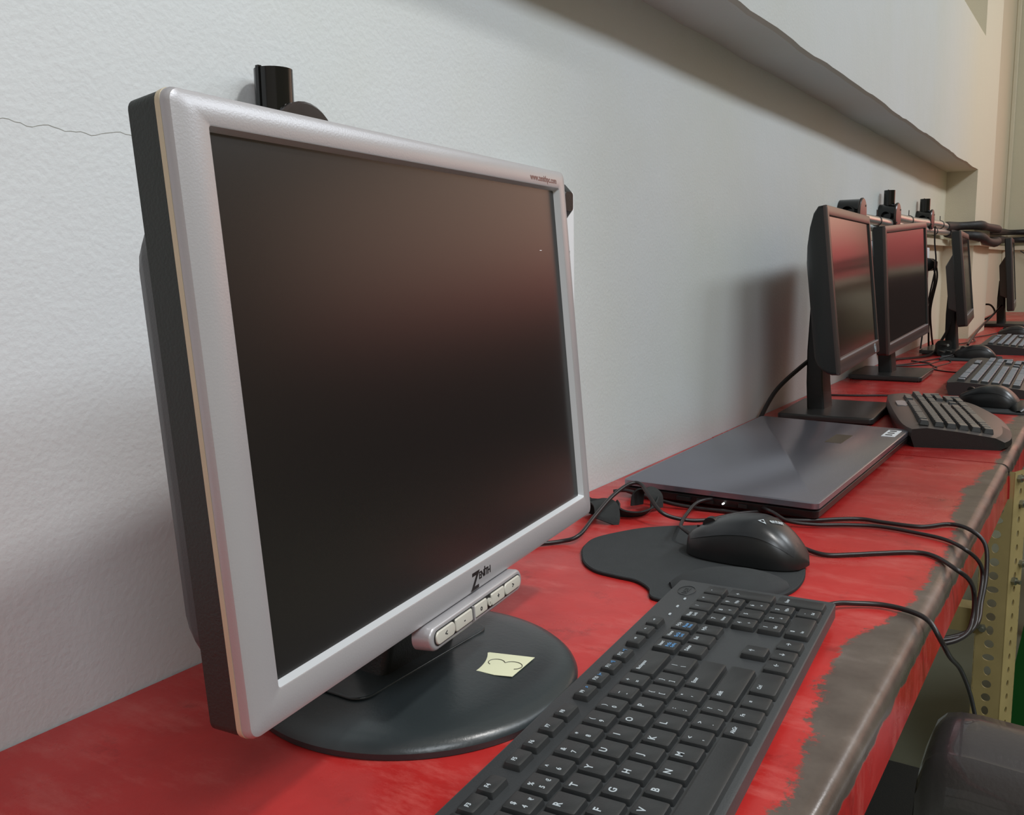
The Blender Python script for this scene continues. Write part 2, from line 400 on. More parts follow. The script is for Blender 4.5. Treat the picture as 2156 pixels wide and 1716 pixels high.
# ------------------------------------------------------------------ desks
def slotted_flange(bm, length, width, th, hole_r, pitch, slot=False, mi=0):
    """strip in local XZ (x 0..width, z 0..-length), real round holes, thickness along +y"""
    n = int(length/pitch); seg = 12
    for k in range(n):
        z1 = -k*pitch; z0 = z1-pitch; cz = (z0+z1)/2; cx = width/2
        sx, sz = (hole_r*.75, hole_r*1.15) if (k % 3 == 2 or slot) else (hole_r, hole_r)
        if k % 5 == 3 and not slot: sx, sz = hole_r*1.25, hole_r*.8
        for y in (0, th):
            outer = []; inner = []
            for i in range(seg*2):
                a = 2*PI*i/(seg*2); c, s = math.cos(a), math.sin(a)
                q = max(abs(c)/(width/2), abs(s)/(pitch/2)); outer.append(bm.verts.new((cx+c/q, y, cz+s/q)))
                inner.append(bm.verts.new((cx+c*sx, y, cz+s*sz)))
            for i in range(seg*2):
                j = (i+1) % (seg*2); bm.faces.new((outer[i], outer[j], inner[j], inner[i])).material_index = mi
            if y == 0: first = inner
            else:
                for i in range(seg*2):
                    j = (i+1) % (seg*2); bm.faces.new((first[i], first[j], inner[j], inner[i])).material_index = mi
    for x in (0, width):
        bx(bm, x-.0004, x+.0004, 0, th, -n*pitch, 0, mi)
def hex_bolt(bm, p, ax, r_=.006, h=.005):
    p = Vector(p); d = Vector(ax)
    cyl(bm, p, p+d*h, r_, n=6); cyl(bm, p+d*h, p+d*(h+.006), r_*.55, n=10)
WX = .433
def desk(y0, y1, label, front=WX, dz=0, notch=None, legs=()):
    t = thing('work_desk', label, 'desk', (0, 0, DZ), group=None)
    # sheet metal top folded over the front: flat, rolled edge, apron
    R_ = .011; prof = []
    prof.append((front-R_-.05, dz))
    for k in range(7):
        a = PI/2*(1-k/6); prof.append((front-R_+R_*math.cos(a), dz-R_+R_*math.sin(a)))
    prof.append((front+.001, dz-.050)); 
    back = .0015
    bm = B(); n = 40; rg = []
    for i in range(n+1):
        y = y0+(y1-y0)*i/n
        xb = back
        if notch and notch[0] <= y <= notch[1]: xb = .1015
        rg.append([(xb, y, dz-.014), (xb, y, dz)] + [(x, y, z) for x, z in prof[:-1]] + [(front-.004, y, dz-.014)])
    loft(bm, rg); obj('tabletop', bm, M['desk'], t, angle=50)
    bm = B(); rg = []
    for i in range(n+1):
        y = y0+(y1-y0)*i/n
        b2 = .0012*math.sin(y*9)
        rg.append([(front-.0005, y, dz-.0105), (front+.0008, y, dz-.03), (front+.0012, y, dz-.050+b2), (front-.004, y, dz-.050+b2), (front-.004, y, dz-.0105)])
    loft(bm, rg); obj('apron', bm, M['desk'], t)
    box_obj('board', M['wood'], t, .02, front-.006, y0+.01, y1-.01, dz-.030, dz-.0145)
    # lower rail of angle steel
    bm = B(); bx(bm, front-.036, front-.0045, y0+.01, y1-.01, dz-.0525, dz-.0495); bx(bm, front-.008, front-.0045, y0+.01, y1-.01, dz-.0495, dz-.031)
    obj('rail', bm, M['angle'], t)
    for (ly, side) in legs:
        lg = bpy.data.objects.new('leg', None)
        bm = B(); 
        slotted_flange(bm, .70, .038, .0022, .0062, .0205)
        b2 = B(); slotted_flange(b2, .70, .038, .0022, .0045, .0205, slot=True)
        me = bpy.data.meshes.new('t'); b2.to_mesh(me); b2.free(); n0 = len(bm.verts); bm.from_mesh(me); bm.verts.ensure_lookup_table()
        for v in bm.verts[n0:]: v.co = Matrix.Translation((.038, 0, 0)) @ RZ(PI/2-.36) @ v.co
        for v in bm.verts: v.co = Vector((v.co.x + .403 + (front-WX), v.co.y+ly, v.co.z-.012 if v.co.z < -.001 else v.co.z-.012))
        lo = obj('leg', bm, M['angle'], t, smooth=False)
        for (yy, zz) in ((.010, -.022), (.034, -.030), (.020, -.060), (.030, -.150), (.012, -.172)):
            bm = B(); hex_bolt(bm, (front-WX+.4402+yy*.376, ly+yy, zz), (.936, -.352, 0), .0058, .006); obj('bolt', bm, M['bolt'], lo)
        for (xx, zz) in ((.424, -.068), (.412, -.245)):
            bm = B(); hex_bolt(bm, (xx+front-WX, ly, zz), (0, -1, 0), .006, .005); obj('bolt', bm, M['bolt'], lo)
        # cross brace running back to the wall
        bm = B(); bx(bm, .02, .41, ly+.024, ly+.027, -.265, -.228); bx(bm, .02, .41, ly+.027, ly+.06, -.231, -.228)
        obj('brace', bm, M['angle'], t)
        bm = B(); bx(bm, .02, .024, ly, ly+.038, -.74, -.016); bx(bm, .02, .058, ly, ly+.003, -.74, -.016)
        obj('leg', bm, M['angle'], t)
        bm = B(); bx(bm, .398+front-WX, .445+front-WX, ly-.003, ly+.045, -.75, -.712); obj('foot', bm, M['blk'], lo)
    return t
desk(-1.2, 1.4150, 'long red metal desk nearest the camera, paint worn grey along its front edge', legs=((1.425, 1), (-1.15, 1)))
desk(1.416, 2.84, 'red worktable joining the nearest one past the seam, under the curved grey keyboard', front=.4345, dz=.0006, legs=((2.78, 1),))
desk(2.845, 5.7, 'far red worktable running past the wall column to the end wall', notch=(3.66, 4.24), legs=((4.2, 1), (5.62, 1)))

# ------------------------------------------------------------------ large silver monitor
def frame_mtx(c, ya, ti, rl=0):
    n0 = Vector((math.cos(ya), -math.sin(ya), 0)); rt = Vector((math.sin(ya), math.cos(ya), 0))
    nn = n0*math.cos(ti)+Vector((0, 0, math.sin(ti))); up = -n0*math.sin(ti)+Vector((0, 0, math.cos(ti)))
    r2 = rt*math.cos(rl)+up*math.sin(rl); u2 = -rt*math.sin(rl)+up*math.cos(rl)
    return Matrix(((r2.x, u2.x, nn.x, c[0]), (r2.y, u2.y, nn.y, c[1]), (r2.z, u2.z, nn.z, c[2]), (0, 0, 0, 1)))
# panel frame: x right, y up, z out of the screen
def ring_frame(bm, W, H, bl, br, bt, bb, z_back, z_front, rad, rin, bev, recess, mi=0, cham=.0012):
    o_ = lambda ins, z: [(x, y, z) for x, y in rrect(0, 0, W-2*ins, H-2*ins, max(rad-ins*.5, .0005))]
    cx = (bl-br)/2; cy = (bb-bt)/2
    i_ = lambda ins, z: [(x, y, z) for x, y in rrect(cx, cy, W-bl-br-2*ins, H-bt-bb-2*ins, rin)]
    rings = [o_(0, z_back), o_(0, z_front-bev), o_(bev*.3, z_front-bev*.3), o_(bev, z_front), i_(-.0006, z_front), i_(0, z_front-.0003), i_(cham, z_front-recess)]
    loft(bm, rings, cap=False, mi=mi)
    bm.faces.ensure_lookup_table()
    nn_ = len(rings[0])
    for fc in list(bm.faces)[-nn_:]: fc.material_index = 1
bigm = thing('lcd_monitor', 'large silver-framed LCD monitor with dark screen on a round black base', 'monitor', (.150, .466, DZ))
pm = frame_mtx((.1964-.150, .4578-.466, .2158), -.1287, .0817)
panel_parts = []
def panel(name, bm, m, mtx, par, **k):
    o = obj(name, bm, m, par, **k)
    if par.type == 'EMPTY': o.matrix_local = mtx
    return o
W_, H_ = .42, .284
bm = B(); ring_frame(bm, W_, H_, .0208, .0150, .0142, .0170, -.006, .0, .006, .0015, .0032, .0050, cham=.0016)
bz = panel('bezel', bm, [M['silver'], mat('lip_highlight', srgb(206, 210, 214), .32, .2)], pm, bigm, angle=30)  # inner lip in a lighter colour, painting the light it catches
bm = B()
loft(bm, [[(x, y, -.0085) for x, y in rrect(0, 0, W_, H_, .006)], [(x, y, -.0056) for x, y in rrect(0, 0, W_+.0004, H_+.0004, .006)]])
panel('rim', bm, M['silver_edge'], pm, bigm)
bm = B()
prism(bm, rrect((.0208-.0150)/2, (.0170-.0142)/2, W_-.0345, H_-.030, .002), -.0060, -.0048)
sc_ = panel('screen', bm, M['screen'], pm, bigm)
bm = B(); bx(bm, .1575, .1612, .0785, .0789, -.0048, -.0047)
for (a, b) in ((.0, .0),): pass
panel('scratch', bm, M['white'], pm, bigm)
# black rear shell: side walls, then the stepped hump
bm = B()
loft(bm, [[(x, y, -.0085) for x, y in rrect(0, 0, W_-.001, H_-.001, .005)], [(x, y, -.0255) for x, y in rrect(0, 0, W_-.003, H_-.003, .005)], [(x, y, -.0275) for x, y in rrect(0, 0, W_-.008, H_-.008, .006)]])
rear = panel('rear_housing', bm, M['blk_green'], pm, bigm)
bm = B()
loft(bm, [[(x, y, z) for x, y in rrect(0, cy, w, h, .02)] for z, cy, w, h in ((-.026, -.010, .408, .216), (-.036, -.010, .404, .210), (-.042, -.010, .398, .200), (-.046, -.012, .385, .18), (-.050, -.02, .30, .15), (-.058, -.022, .24, .13))])
panel('rear_hump', bm, M['dkgrey'], pm, rear)
# lettering
bm = B(); add_text(bm, 'www.zenithpc.com', .0064, T((.1660, .1330, .00005)), 0)
panel('web_address', bm, M['redink'], pm, bz)
bm = B(); add_text(bm, 'Z', .0150, T((-.0010, -.1352, .0001)), 0, shear=.25, bold=.0004)
for c_, x_, z_ in (('E', .0066, .0064), ('N', .0102, .0064), ('I', .0134, .0084), ('T', .0160, .0064), ('H', .0194, .0064)):
    add_text(bm, c_, z_, T((x_, -.1332+(.0008 if c_ == 'I' else 0), .0001)), 0, shear=.15, bold=.00015)
panel('maker_name', bm, M['blackink'], pm, bz)
# pill shaped button strip hanging below the frame
bm = B(); prism(bm, rrect(-.005, -.1500, .1240, .0150, .0072, 8), -.008, .0050, bev=.002)
bar = panel('button_bar', bm, M['silver'], pm, bigm)
bm = B(); prism(bm, rrect(-.005, -.1500, .1165, .0092, .0045, 8), .004, .0054); panel('recess', bm, M['blk'], pm, bar)
xs = [(-.0622, -.0400), (-.0392, -.0180), (-.0150, .0020), (.0085, .0270), (.0278, .0520)]
for i, (a, b) in enumerate(xs):
    bm = B(); prism(bm, rrect((a+b)/2, -.1500, b-a, .0080, .0034 if i in (0, 4) else .0012, 5), .0048, .0064, bev=.0008)
    mk = ['<', '-', 'o', '+', '>'][i]; add_text(bm, mk, .005, T(((a+b)/2, -.1500, .0065)), 1)
    panel('button', bm, [M['pale_btn'], M['dkgrey']], pm, bar)
bm = B(); cyl(bm, (.0052, -.1500, .0045), (.0052, -.1500, .0068), .0026, n=14); add_text(bm, 'n', .004, T((.0052, -.15, .007)), 0)
panel('power_button', bm, M['pale_btn'], pm, bar)
for xx in (-.0165,):
    bm = B(); bx(bm, xx-.0006, xx+.0006, -.1545, -.1455, .005, .0070); panel('divider', bm, M['silver'], pm, bar)
# neck and base
bm = B()
loft(bm, [[(x+dx, y, z) for x, y in rrect(0, 0, a, b_, .006)] for dx, z, a, b_ in ((-.012, .012, .034, .082), (-.008, .03, .030, .074), (.0, .06, .026, .070), (.0, .12, .022, .066))])
obj('neck', bm, M['blk'], bigm)
bm = B()
prof = [(.0, .004), (.0, .0155), (.050, .0152), (.085, .0138), (.100, .0120), (.108, .0096), (.1115, .0066), (.1125, .0045), (.1118, .0005), (.100, 0), (0, 0)]
rg = []
for rr, z in prof[1:-1]:
    rg.append([(max(rr, .001)*math.cos(2*PI*i/96), max(rr, .001)*math.sin(2*PI*i/96), z) for i in range(96)])
loft(bm, rg); bs = obj('base', bm, M['base'], bigm, angle=30)
# raised rectangular plate the neck rises from, with its fine seam
bm = B(); prism(bm, rrect(-.022, -.002, .076, .142, .012), .0150, .0166, bev=.001)
obj('neck_plate', bm, M['base'], bs)
# handwritten number on a torn slip
bm = B(); sl = [(.037, .001), (.0345, .004), (.0345, .028), (.037, .032), (.0685, .041), (.0715, .008), (.060, .004), (.048, .0035)]
sl = [(x+.004, y-.001) for x, y in sl]
rg = [[(x, y, .01490) for x, y in sl], [(x, y, .0152) for x, y in sl]]; loft(bm, rg)
stick = obj('number_slip', bm, M['paper'], bs)
stick['label'] = 'pale slip of paper with a handwritten 3'
bm = B()
arc = [(.0045, 0), (.0035, .0), (0, -.0)]
c3 = []
for i in range(13):
    a = math.radians(150-i*20); c3.append((.0052*math.cos(a)*1.0+0, .0055+.0052*math.sin(a)))
c3b = []
for i in range(13):
    a = math.radians(90-i*20); c3b.append((.0060*math.cos(a), -.0055+.0062*math.sin(a)))
pts3 = [(x, y) for x, y in c3[:11]] + c3b[1:]
mt3 = T((.0605, .0215, .0154)) @ RZ(PI/2+.12)
tube(bm, [mt3 @ Vector((x*.95-.0012, y*1.10, 0)) for x, y in pts3], .00022, n=5, seg=3)
obj('digit', bm, M['blackink'], stick)

# ------------------------------------------------------------------ office keyboard, nearest
S = .01905
def keycap(bm, w, h, z, legends=(), blue=False, th=.0042, taper=.0011):
    w -= .0022; h -= .0022
    loft(bm, [[(x, y, z+zz) for x, y in rrect(0, 0, w-2*i, h-2*i, .0012, 2)] for i, zz in ((0, 0), (0, .0008), (taper*.7, th-.0005), (taper+.0004, th))])
    for s, dx, dy, sz, mi in legends:
        add_text(bm, s, sz, T((dx, dy, z+th+.00006)), mi)
kb_a = PI/2 + .0802
kb = thing('computer_keyboard', 'black full-size keyboard lying beside the round monitor base, letters facing the right', 'keyboard', (.3275, .4155, DZ), kb_a, 'computer keyboards')
KX = lambda u_: (u_-8)*S
KY = lambda v_: -(v_-1)*S
x0, x1, y0, y1 = KX(-.08), KX(23.12), KY(4.68), KY(-1.92)
bm = B()
def slab_pts(ins, z): return [(x, y, z) for x, y in rrect((x0+x1)/2, (y0+y1)/2, (x1-x0)-2*ins, (y1-y0)-2*ins, .003, 4)]
loft(bm, [slab_pts(.004, .0045), slab_pts(.0, .007), slab_pts(0, .0172), slab_pts(.0007, .0180)])
for sx in (x0+.05, x1-.05):
    for sy in (y0+.012, y1-.012): cyl(bm, (sx, sy, 0), (sx, sy, .004), .006, n=12)
body = obj('body', bm, M['kbody'], kb)
# layout: (u centre, v, width u, height rows, legends)
def lg2(top, bot): return [(top, -.0035, .0034, .0042, 1), (bot, -.0035, -.0030, .0042, 1)]
def lg1(s): return [(s, -.0040, .0026, .0058, 1)]
K = []
for i, (a, b) in enumerate(zip('~!@#$%^&*()_+', '`1234567890-=')):
    l = lg2(a, b)
    if b == '5': l.append(('€', .0035, -.003, .0036, 1))
    if b == '4': l.append(('₹', .0035, -.003, .0036, 1))
    K.append((.5+i, 0, 1, 1, l, 'key'))
K.append((14.0, 0, 2, 1, [('Backspace', -.008, .0034, .0034, 1)], 'key'))
K.append((.75, 1, 1.5, 1, [('Tab', -.008, .003, .0034, 1)], 'key'))
for i, c in enumerate('QWERTYUIOP'): K.append((2+i, 1, 1, 1, lg1(c), 'key'))
K.append((12, 1, 1, 1, lg2('{', '['), 'key')); K.append((13, 1, 1, 1, lg2('}', ']'), 'key')); K.append((14.25, 1, 1.5, 1, lg2('|', '\\'), 'key'))
K.append((.875, 2, 1.75, 1, [('Caps', -.008, .003, .0034, 1)], 'key'))
for i, c in enumerate('ASDFGHJKL'): K.append((2.25+i, 2, 1, 1, lg1(c), 'key'))
K.append((11.25, 2, 1, 1, lg2(':', ';'), 'key')); K.append((12.25, 2, 1, 1, lg2('"', "'"), 'key')); K.append((13.875, 2, 2.25, 1, [('Enter', -.012, .0034, .0036, 1)], 'key'))
K.append((1.125, 3, 2.25, 1, [('Shift', -.012, .003, .0034, 1)], 'key'))
for i, c in enumerate('ZXCVBNM'): K.append((2.75+i, 3, 1, 1, lg1(c), 'key'))
for i, (a, b) in enumerate((('<', ','), ('>', '.'), ('?', '/'))): K.append((9.75+i, 3, 1, 1, lg2(a, b), 'key'))
K.append((13.625, 3, 2.75, 1, [('Shift', -.018, .0034, .0036, 1)], 'key'))
for u_, w_, s in ((.75, 1.5, 'Ctrl'), (2, 1, 'win'), (3, 1, 'Alt')): K.append((u_, 4, w_, 1, [(s, -.002, .003, .0034, 1)], 'key'))
K.append((6.85, 4, 6.6, 1, [], 'key'))
for u_, s in ((10.66, 'AltGr'), (11.68, 'Fn'), (12.66, '≡')): K.append((u_, 4, 1, 1, [(s, -.002, .003, .0034, 1)], 'key'))
K.append((14.1, 4, 1.75, 1, [('Ctrl', -.008, .003, .0034, 1)], 'key'))
fs = [.5, 1.9, 2.9, 3.9, 4.9, 6.4, 7.45, 8.5, 9.52, 11.02, 12.1, 13.2, 14.29]
bl_ = {9: '⌕', 10: '|◂◂', 11: '▸||', 12: '▸▸|'}
for i, u_ in enumerate(fs):
    l = [('Esc' if i == 0 else 'F%d' % i, -.0035, .0006, .0036, 1)]
    if i in bl_: l.append((bl_[i], .0032, .0006, .0032, 2))
    K.append((u_, -1.14, 1, .68, l, 'key'))
for i in range(3): K.append((15.65+i*1.01, -1.17, .95, .68, [(('◂×', '◂-', '◂+')[i], 0, .0004, .0036, 1)], 'key'))
nav = [['Prt', 'Scr', 'Pause'], ['Del', 'End', 'PgDn']]
for j in range(2):
    for i in range(3):
        l = [(('Insert', 'Home', 'PgUp')[i] if j == 0 else ('Delete', 'End', 'PgDn')[i], -.001, .0036, .0034, 1)]
        if j == 0: l.append((('PrtSc', 'ScrLk', 'Pause')[i], -.001, -.0016, .0036, 2)); l.append((('SysRq', 'Lock', 'Break')[i], -.001, -.0048, .0030, 2))
        K.append((15.69+i*1.005, j, 1, 1, l, 'key'))
K.append((16.47+.05, 3, 1, 1, [('↑', -.001, .002, .005, 1)], 'key'))
for i, s in enumerate('←↓→'): K.append((15.57+i*.98, 4, 1, 1, [(s, 0, .001, .005, 1)], 'key'))
for i, s in enumerate(('Num', '/', '*', '-')): K.append((18.95+i*.99, 0, 1, 1, [(s, -.002, .003, .004, 1)] + ([('Lock', -.001, -.001, .0034, 1)] if i == 0 else []), 'key'))
pd = {1: ('7', '8', '9'), 2: ('4', '5', '6'), 3: ('1', '2', '3')}; sub = {'7': 'Home', '8': '↑', '9': 'PgUp', '4': '←', '5': '', '6': '→', '1': 'End', '2': '↓', '3': 'PgDn'}
for v_, row in pd.items():
    for i, s in enumerate(row): K.append((18.97+i*.995, v_, 1, 1, [(s, -.003, .0034, .0044, 1)] + ([(sub[s], -.001, -.0032, .0030, 1)] if sub[s] else []), 'key'))
K.append((19.45, 4, 2, 1, [('0', -.012, .0034, .0044, 1), ('Ins', -.011, -.003, .003, 1)], 'key')); K.append((20.96, 4, 1, 1, [('.', -.003, .0034, .0044, 1), ('Del', -.001, -.0032, .003, 1)], 'key'))
K.append((21.93, 1.5, 1, 2, [('+', -.002, .010, .005, 1)], 'key')); K.append((21.93, 3.5, 1, 2, [('Enter', -.0005, .010, .0034, 1)], 'key'))
K.sort(key=lambda k: -k[0])
rest = B()
for i, (u_, v_, w_, h_, l, _) in enumerate(K):
    if i < 100:
        bm = B(); keycap(bm, w_*S, h_*S, .0177, l)
        o = obj('key', bm, [M['key'], M['ink'], M['blueink']], kb, loc=(KX(u_), KY(v_), 0))
    else:
        b2 = B(); keycap(b2, w_*S, h_*S, .0177, l); me = bpy.data.meshes.new('t'); b2.to_mesh(me); b2.free()
        n0 = len(rest.verts); rest.from_mesh(me); rest.verts.ensure_lookup_table()
        for v in rest.verts[n0:]: v.co += Vector((KX(u_), KY(v_), 0))
o = obj('keys', rest, [M['key'], M['ink'], M['blueink']], kb); o['kind'] = 'stuff'
for i, u_ in enumerate((18.95, 19.9, 20.85)):
    bm = B(); prism(bm, rrect(KX(u_), KY(-1.0), .0042, .0016, .0007, 3), .0178, .0184); obj('indicator_light', bm, M['ink'], kb)
bm = B(); cx_, cy_ = KX(21.85), KY(-1.25)
rgA = [(cx_+.0105*math.cos(2*PI*i/40), cy_+.0068*math.sin(2*PI*i/40), .0182) for i in range(41)]
tube(bm, rgA, .00028, n=5, seg=1, smooth_=False); add_text(bm, 'DELL', .0060, T((cx_, cy_, .0182)), 0)
obj('emblem', bm, M['dkgrey'], kb)
def world_to(o, pts):
    a = o.rotation_euler.z; L0 = Vector(o.location); out = []
    for p in pts:
        d = Vector(p)+Vector((0, 0, DZ))-L0
        out.append((d.x*math.cos(a)+d.y*math.sin(a), -d.x*math.sin(a)+d.y*math.cos(a), d.z))
    return out
bm = B(); tube(bm, world_to(kb, [(.355, .700, .010), (.366, .738, .006), (.379, .753, .004), (.399, .762, .0035), (.421, .758, .0035), (.436, .748, .0015), (.446, .745, -.012), (.449, .775, -.035), (.449, .85, -.075), (.4495, .93, -.130), (.450, .995, -.185), (.450, 1.06, -.24), (.43, 1.12, -.32), (.38, 1.2, -.45)]), .0021, n=10)
obj('cable', bm, M['cable'], kb)

# ------------------------------------------------------------------ mouse pad, mice
def dome(bm, L, Wd, Hh, a0, a1, n=26, m=18, nose=.62, z0=.0, hump=.42, off=0, mi=0):
    """mouse hull between section angles a0..a1 (0 = right foot, 1 = left foot)"""
    rg = []
    for i in range(n+1):
        t = i/n; x = L/2*math.cos(PI*(1-t)) if False else -L/2+L*t
        s = max(0, 1-abs(2*t-1)**3.2)**.42
        wd = Wd/2*s*(1-.10*math.cos((t-.5)*2*PI)*0 - (.10*t))
        k = (t/hump) if t < hump else 1-(t-hump)/(1-hump)*(1-nose*.62)
        hz = Hh*(math.sin(min(k, 1)*PI/2)**.7 if t < hump else (.38+.62*math.cos((t-hump)/(1-hump)*PI/2)**.9))
        if t > .97: hz *= .8
        row = []
        for j in range(m+1):
            a = PI*(a0+(a1-a0)*j/m)
            c, s2 = math.cos(a), math.sin(a)
            row.append((x, (wd+off)*math.copysign(abs(c)**.62, c), z0+(max(hz, .003)+off)*abs(s2)**.78))
        rg.append(row)
    loft(bm, rg, close=False, cap=False, mi=mi)
def mouse(label, loc, rz, L=.112, Wd=.062, Hh=.036, text=None, cable=None, parts=True):
    t = thing('computer_mouse', label, 'mouse', loc, rz, 'computer mice')
    bm = B(); dome(bm, L, Wd, Hh, 0, 1)
    # closed floor
    o = obj('hull', bm, M['mouse_side'], t)
    bm = B(); pts = []
    for i in range(26):
        tt = i/25; s = max(0, 1-abs(2*tt-1)**3.2)**.42; pts.append((-L/2+L*tt, Wd/2*s*(1-.1*tt)))
    pl = pts + [(x, -y) for x, y in reversed(pts[1:-1])]
    prism(bm, [(x*.97, y*.95) for x, y in pl], -.0015, .001); obj('sole', bm, M['blk'], t)
    bm = B(); dome(bm, L*.985, Wd, Hh, .21, .79, off=.0008); top = obj('top_shell', bm, M['mouse'], t)
    bm = B(); cyl(bm, (L*.30, -.0035, Hh*.66), (L*.30, .0035, Hh*.66), .0075, n=20); obj('scroll_wheel', bm, M['blk'], t)
    # seam between the two buttons
    bm = B(); bx(bm, L*.10, L*.42, -.0004, .0004, 0, Hh*.60); obj('button_seam', bm, M['blk'], t)
    if text:
        bm = B(); mt = T((-.024, .004, 0)) @ RZ(math.radians(-122))
        tri = [(-.0048, .0036), (.0020, .0036), (-.0014, -.0040)]
        loft(bm, [[mt @ Vector((x-.0085, y, z)) for x, y in tri] for z in (0, .0003)])
        add_text(bm, text, .0078, mt @ T((.0062, 0, 0)), 0); add_text(bm, 'e', .0056, mt @ T((-.0100, .0014, .0004)), 1)
        for v in bm.verts:      # lay the print on the curved shell
            t_ = (v.co.x+L/2)/L; s_ = max(0, 1-abs(2*t_-1)**3.2)**.42; wd = Wd/2*s_*(1-.10*t_); hump = .42; k_ = t_/hump if t_ < hump else 1
            hz = Hh*(math.sin(min(k_, 1)*PI/2)**.7 if t_ < hump else (.38+.62*math.cos((t_-hump)/(1-hump)*PI/2)**.9))
            c_ = min(1, abs(v.co.y)/wd)**(1/.62); v.co.z += .0012+hz*max(0, 1-c_*c_)**.39
        obj('emblem', bm, [M['ink'], M['blackink']], top)
    if cable:
        bm = B(); tube(bm, world_to(t, cable), .0020, n=10); obj('cable', bm, M['cable'], t)
    return t
# pad outline (world), with a soft wrist rest
pad_o = [(.116, .766), (.109, .786), (.107, .817), (.129, .864), (.151, .887), (.175, .905), (.212, .930), (.248, .930), (.290, .888), (.316, .830), (.326, .785), (.322, .748), (.300, .712), (.270, .690), (.231, .684), (.217, .703), (.199, .716), (.179, .718), (.155, .722), (.134, .738)]
pd_t = thing('mouse_pad', 'black cloth mouse pad with a padded wrist rest, under the nearest mouse', 'mouse pad', (.22, .80, DZ))
sm = [(p.x, p.y) for p in spline([(x-.22, y-.80, 0) for x, y in pad_o+[pad_o[0]]], 6)][:-1]
bm = B(); loft(bm, [[(x, y, .0002) for x, y in sm], [(x*1.006, y*1.006, .0008) for x, y in sm], [(x*1.006, y*1.006, .0026) for x, y in sm]]); obj('foam_base', bm, M['padedge'], pd_t)
bm = B(); loft(bm, [[(x, y, .0026) for x, y in sm], [(x*.995, y*.995, .0033) for x, y in sm]]); obj('cloth_top', bm, M['pad'], pd_t)
bm = B(); rg = []
g0 = Vector((.232-.22, .716-.80, 0)); g1 = Vector((.318-.22, .770-.80, 0))
for i in range(17):
    t_ = i/16; c = g0.lerp(g1, t_); ax = (g1-g0).normalized(); nn = Vector((-ax.y, ax.x, 0)); s = max(.02, math.sin(PI*(t_*.96+.02)))**.55
    rg.append([c + nn*(.034*s*math.cos(PI*j/12)) + Vector((0, 0, .0030+.014*s*math.sin(PI*j/12))) + ax*0 for j in range(13)])
loft(bm, rg, close=False, cap=False); obj('wrist_rest', bm, M['pad'], pd_t)
mouse('black wired mouse with small white logo on the black mouse pad', (.262, .827, DZ+.0048), PI+.03, L=.118, Wd=.066, Hh=.040, text='enter',
      cable=[(.206, .832, .014), (.190, .842, .018), (.176, .872, .012), (.163, .917, .010), (.158, .968, .013), (.178, 1.000, .012), (.213, .998, .009), (.242, .968, .012), (.262, .962, .006), (.289, .972, .0035), (.318, .990, .003), (.349, .9995, .003), (.391, .992, .003), (.415, .982, .003), (.434, .962, .002), (.4455, .975, -.012), (.449, .985, -.030), (.4495, .955, -.050), (.449, .915, -.062), (.425, .885, -.066), (.36, .86, -.075), (.25, .84, -.12)])
mouse('black mouse with a grooved side, between the curved grey keyboard and the slate one', (.352, 1.962, DZ+.0055), PI-.15, L=.112, Wd=.064, Hh=.038,
      cable=[(.298, 1.985, .012), (.27, 2.01, .004), (.23, 2.03, .003), (.16, 2.03, .003), (.10, 2.0, .003), (.04, 1.98, .003)])
mouse('black mouse behind the slate keyboard, beside the loose plug', (.215, 2.935, DZ+.0045), PI+.12, L=.112, Wd=.062, Hh=.036,
      cable=[(.163, 2.93, .012), (.12, 2.86, .003), (.08, 2.70, .003), (.05, 2.62, .003), (.10, 2.66, .003), (.13, 2.72, .003), (.07, 2.78, .003)])
mouse('dark mouse at the right picture edge, farthest of the mice', (.236, 3.90, DZ+.0015), PI+.05, L=.112, Wd=.062, Hh=.036,
      cable=[(.18, 3.9, .01), (.15, 3.86, .003), (.12, 3.72, .003), (.14, 3.55, .003), (.11, 3.42, .003)])
def pad2(label, c, sx, sy, rz=0):
    bm = B(); prism(bm, rrect(0, 0, sx, sy, .012), .0004, .0038, bev=.001)
    o = obj('mouse_pad', bm, M['pad'], None, loc=(c[0], c[1], DZ), rot=(0, 0, rz)); return tag(o, label, 'mouse pad')
p2 = thing('mouse_pad', 'dark mouse pad with raised gel rest under the second mouse, right picture edge', 'mouse pad', (.355, 1.955, DZ))
bm = B(); prism(bm, rrect(.005, 0, .135, .150, .03), .0008, .0040, bev=.001); obj('cloth_top', bm, M['pad'], p2)
bm = B(); rg = []
for i in range(13):
    t_ = i/12; s = max(.03, math.sin(PI*(t_*.96+.02)))**.5
    rg.append([(.052+.019*s*math.cos(PI*j/10), -.065+.13*t_, .004+.013*s*math.sin(PI*j/10)) for j in range(11)])
loft(bm, rg, close=False, cap=False); obj('gel_rest', bm, M['mouse_side'], p2)
pad2('thin dark mouse pad under the mouse beside the loose plug', (.205, 2.925), .16, .15, .1)

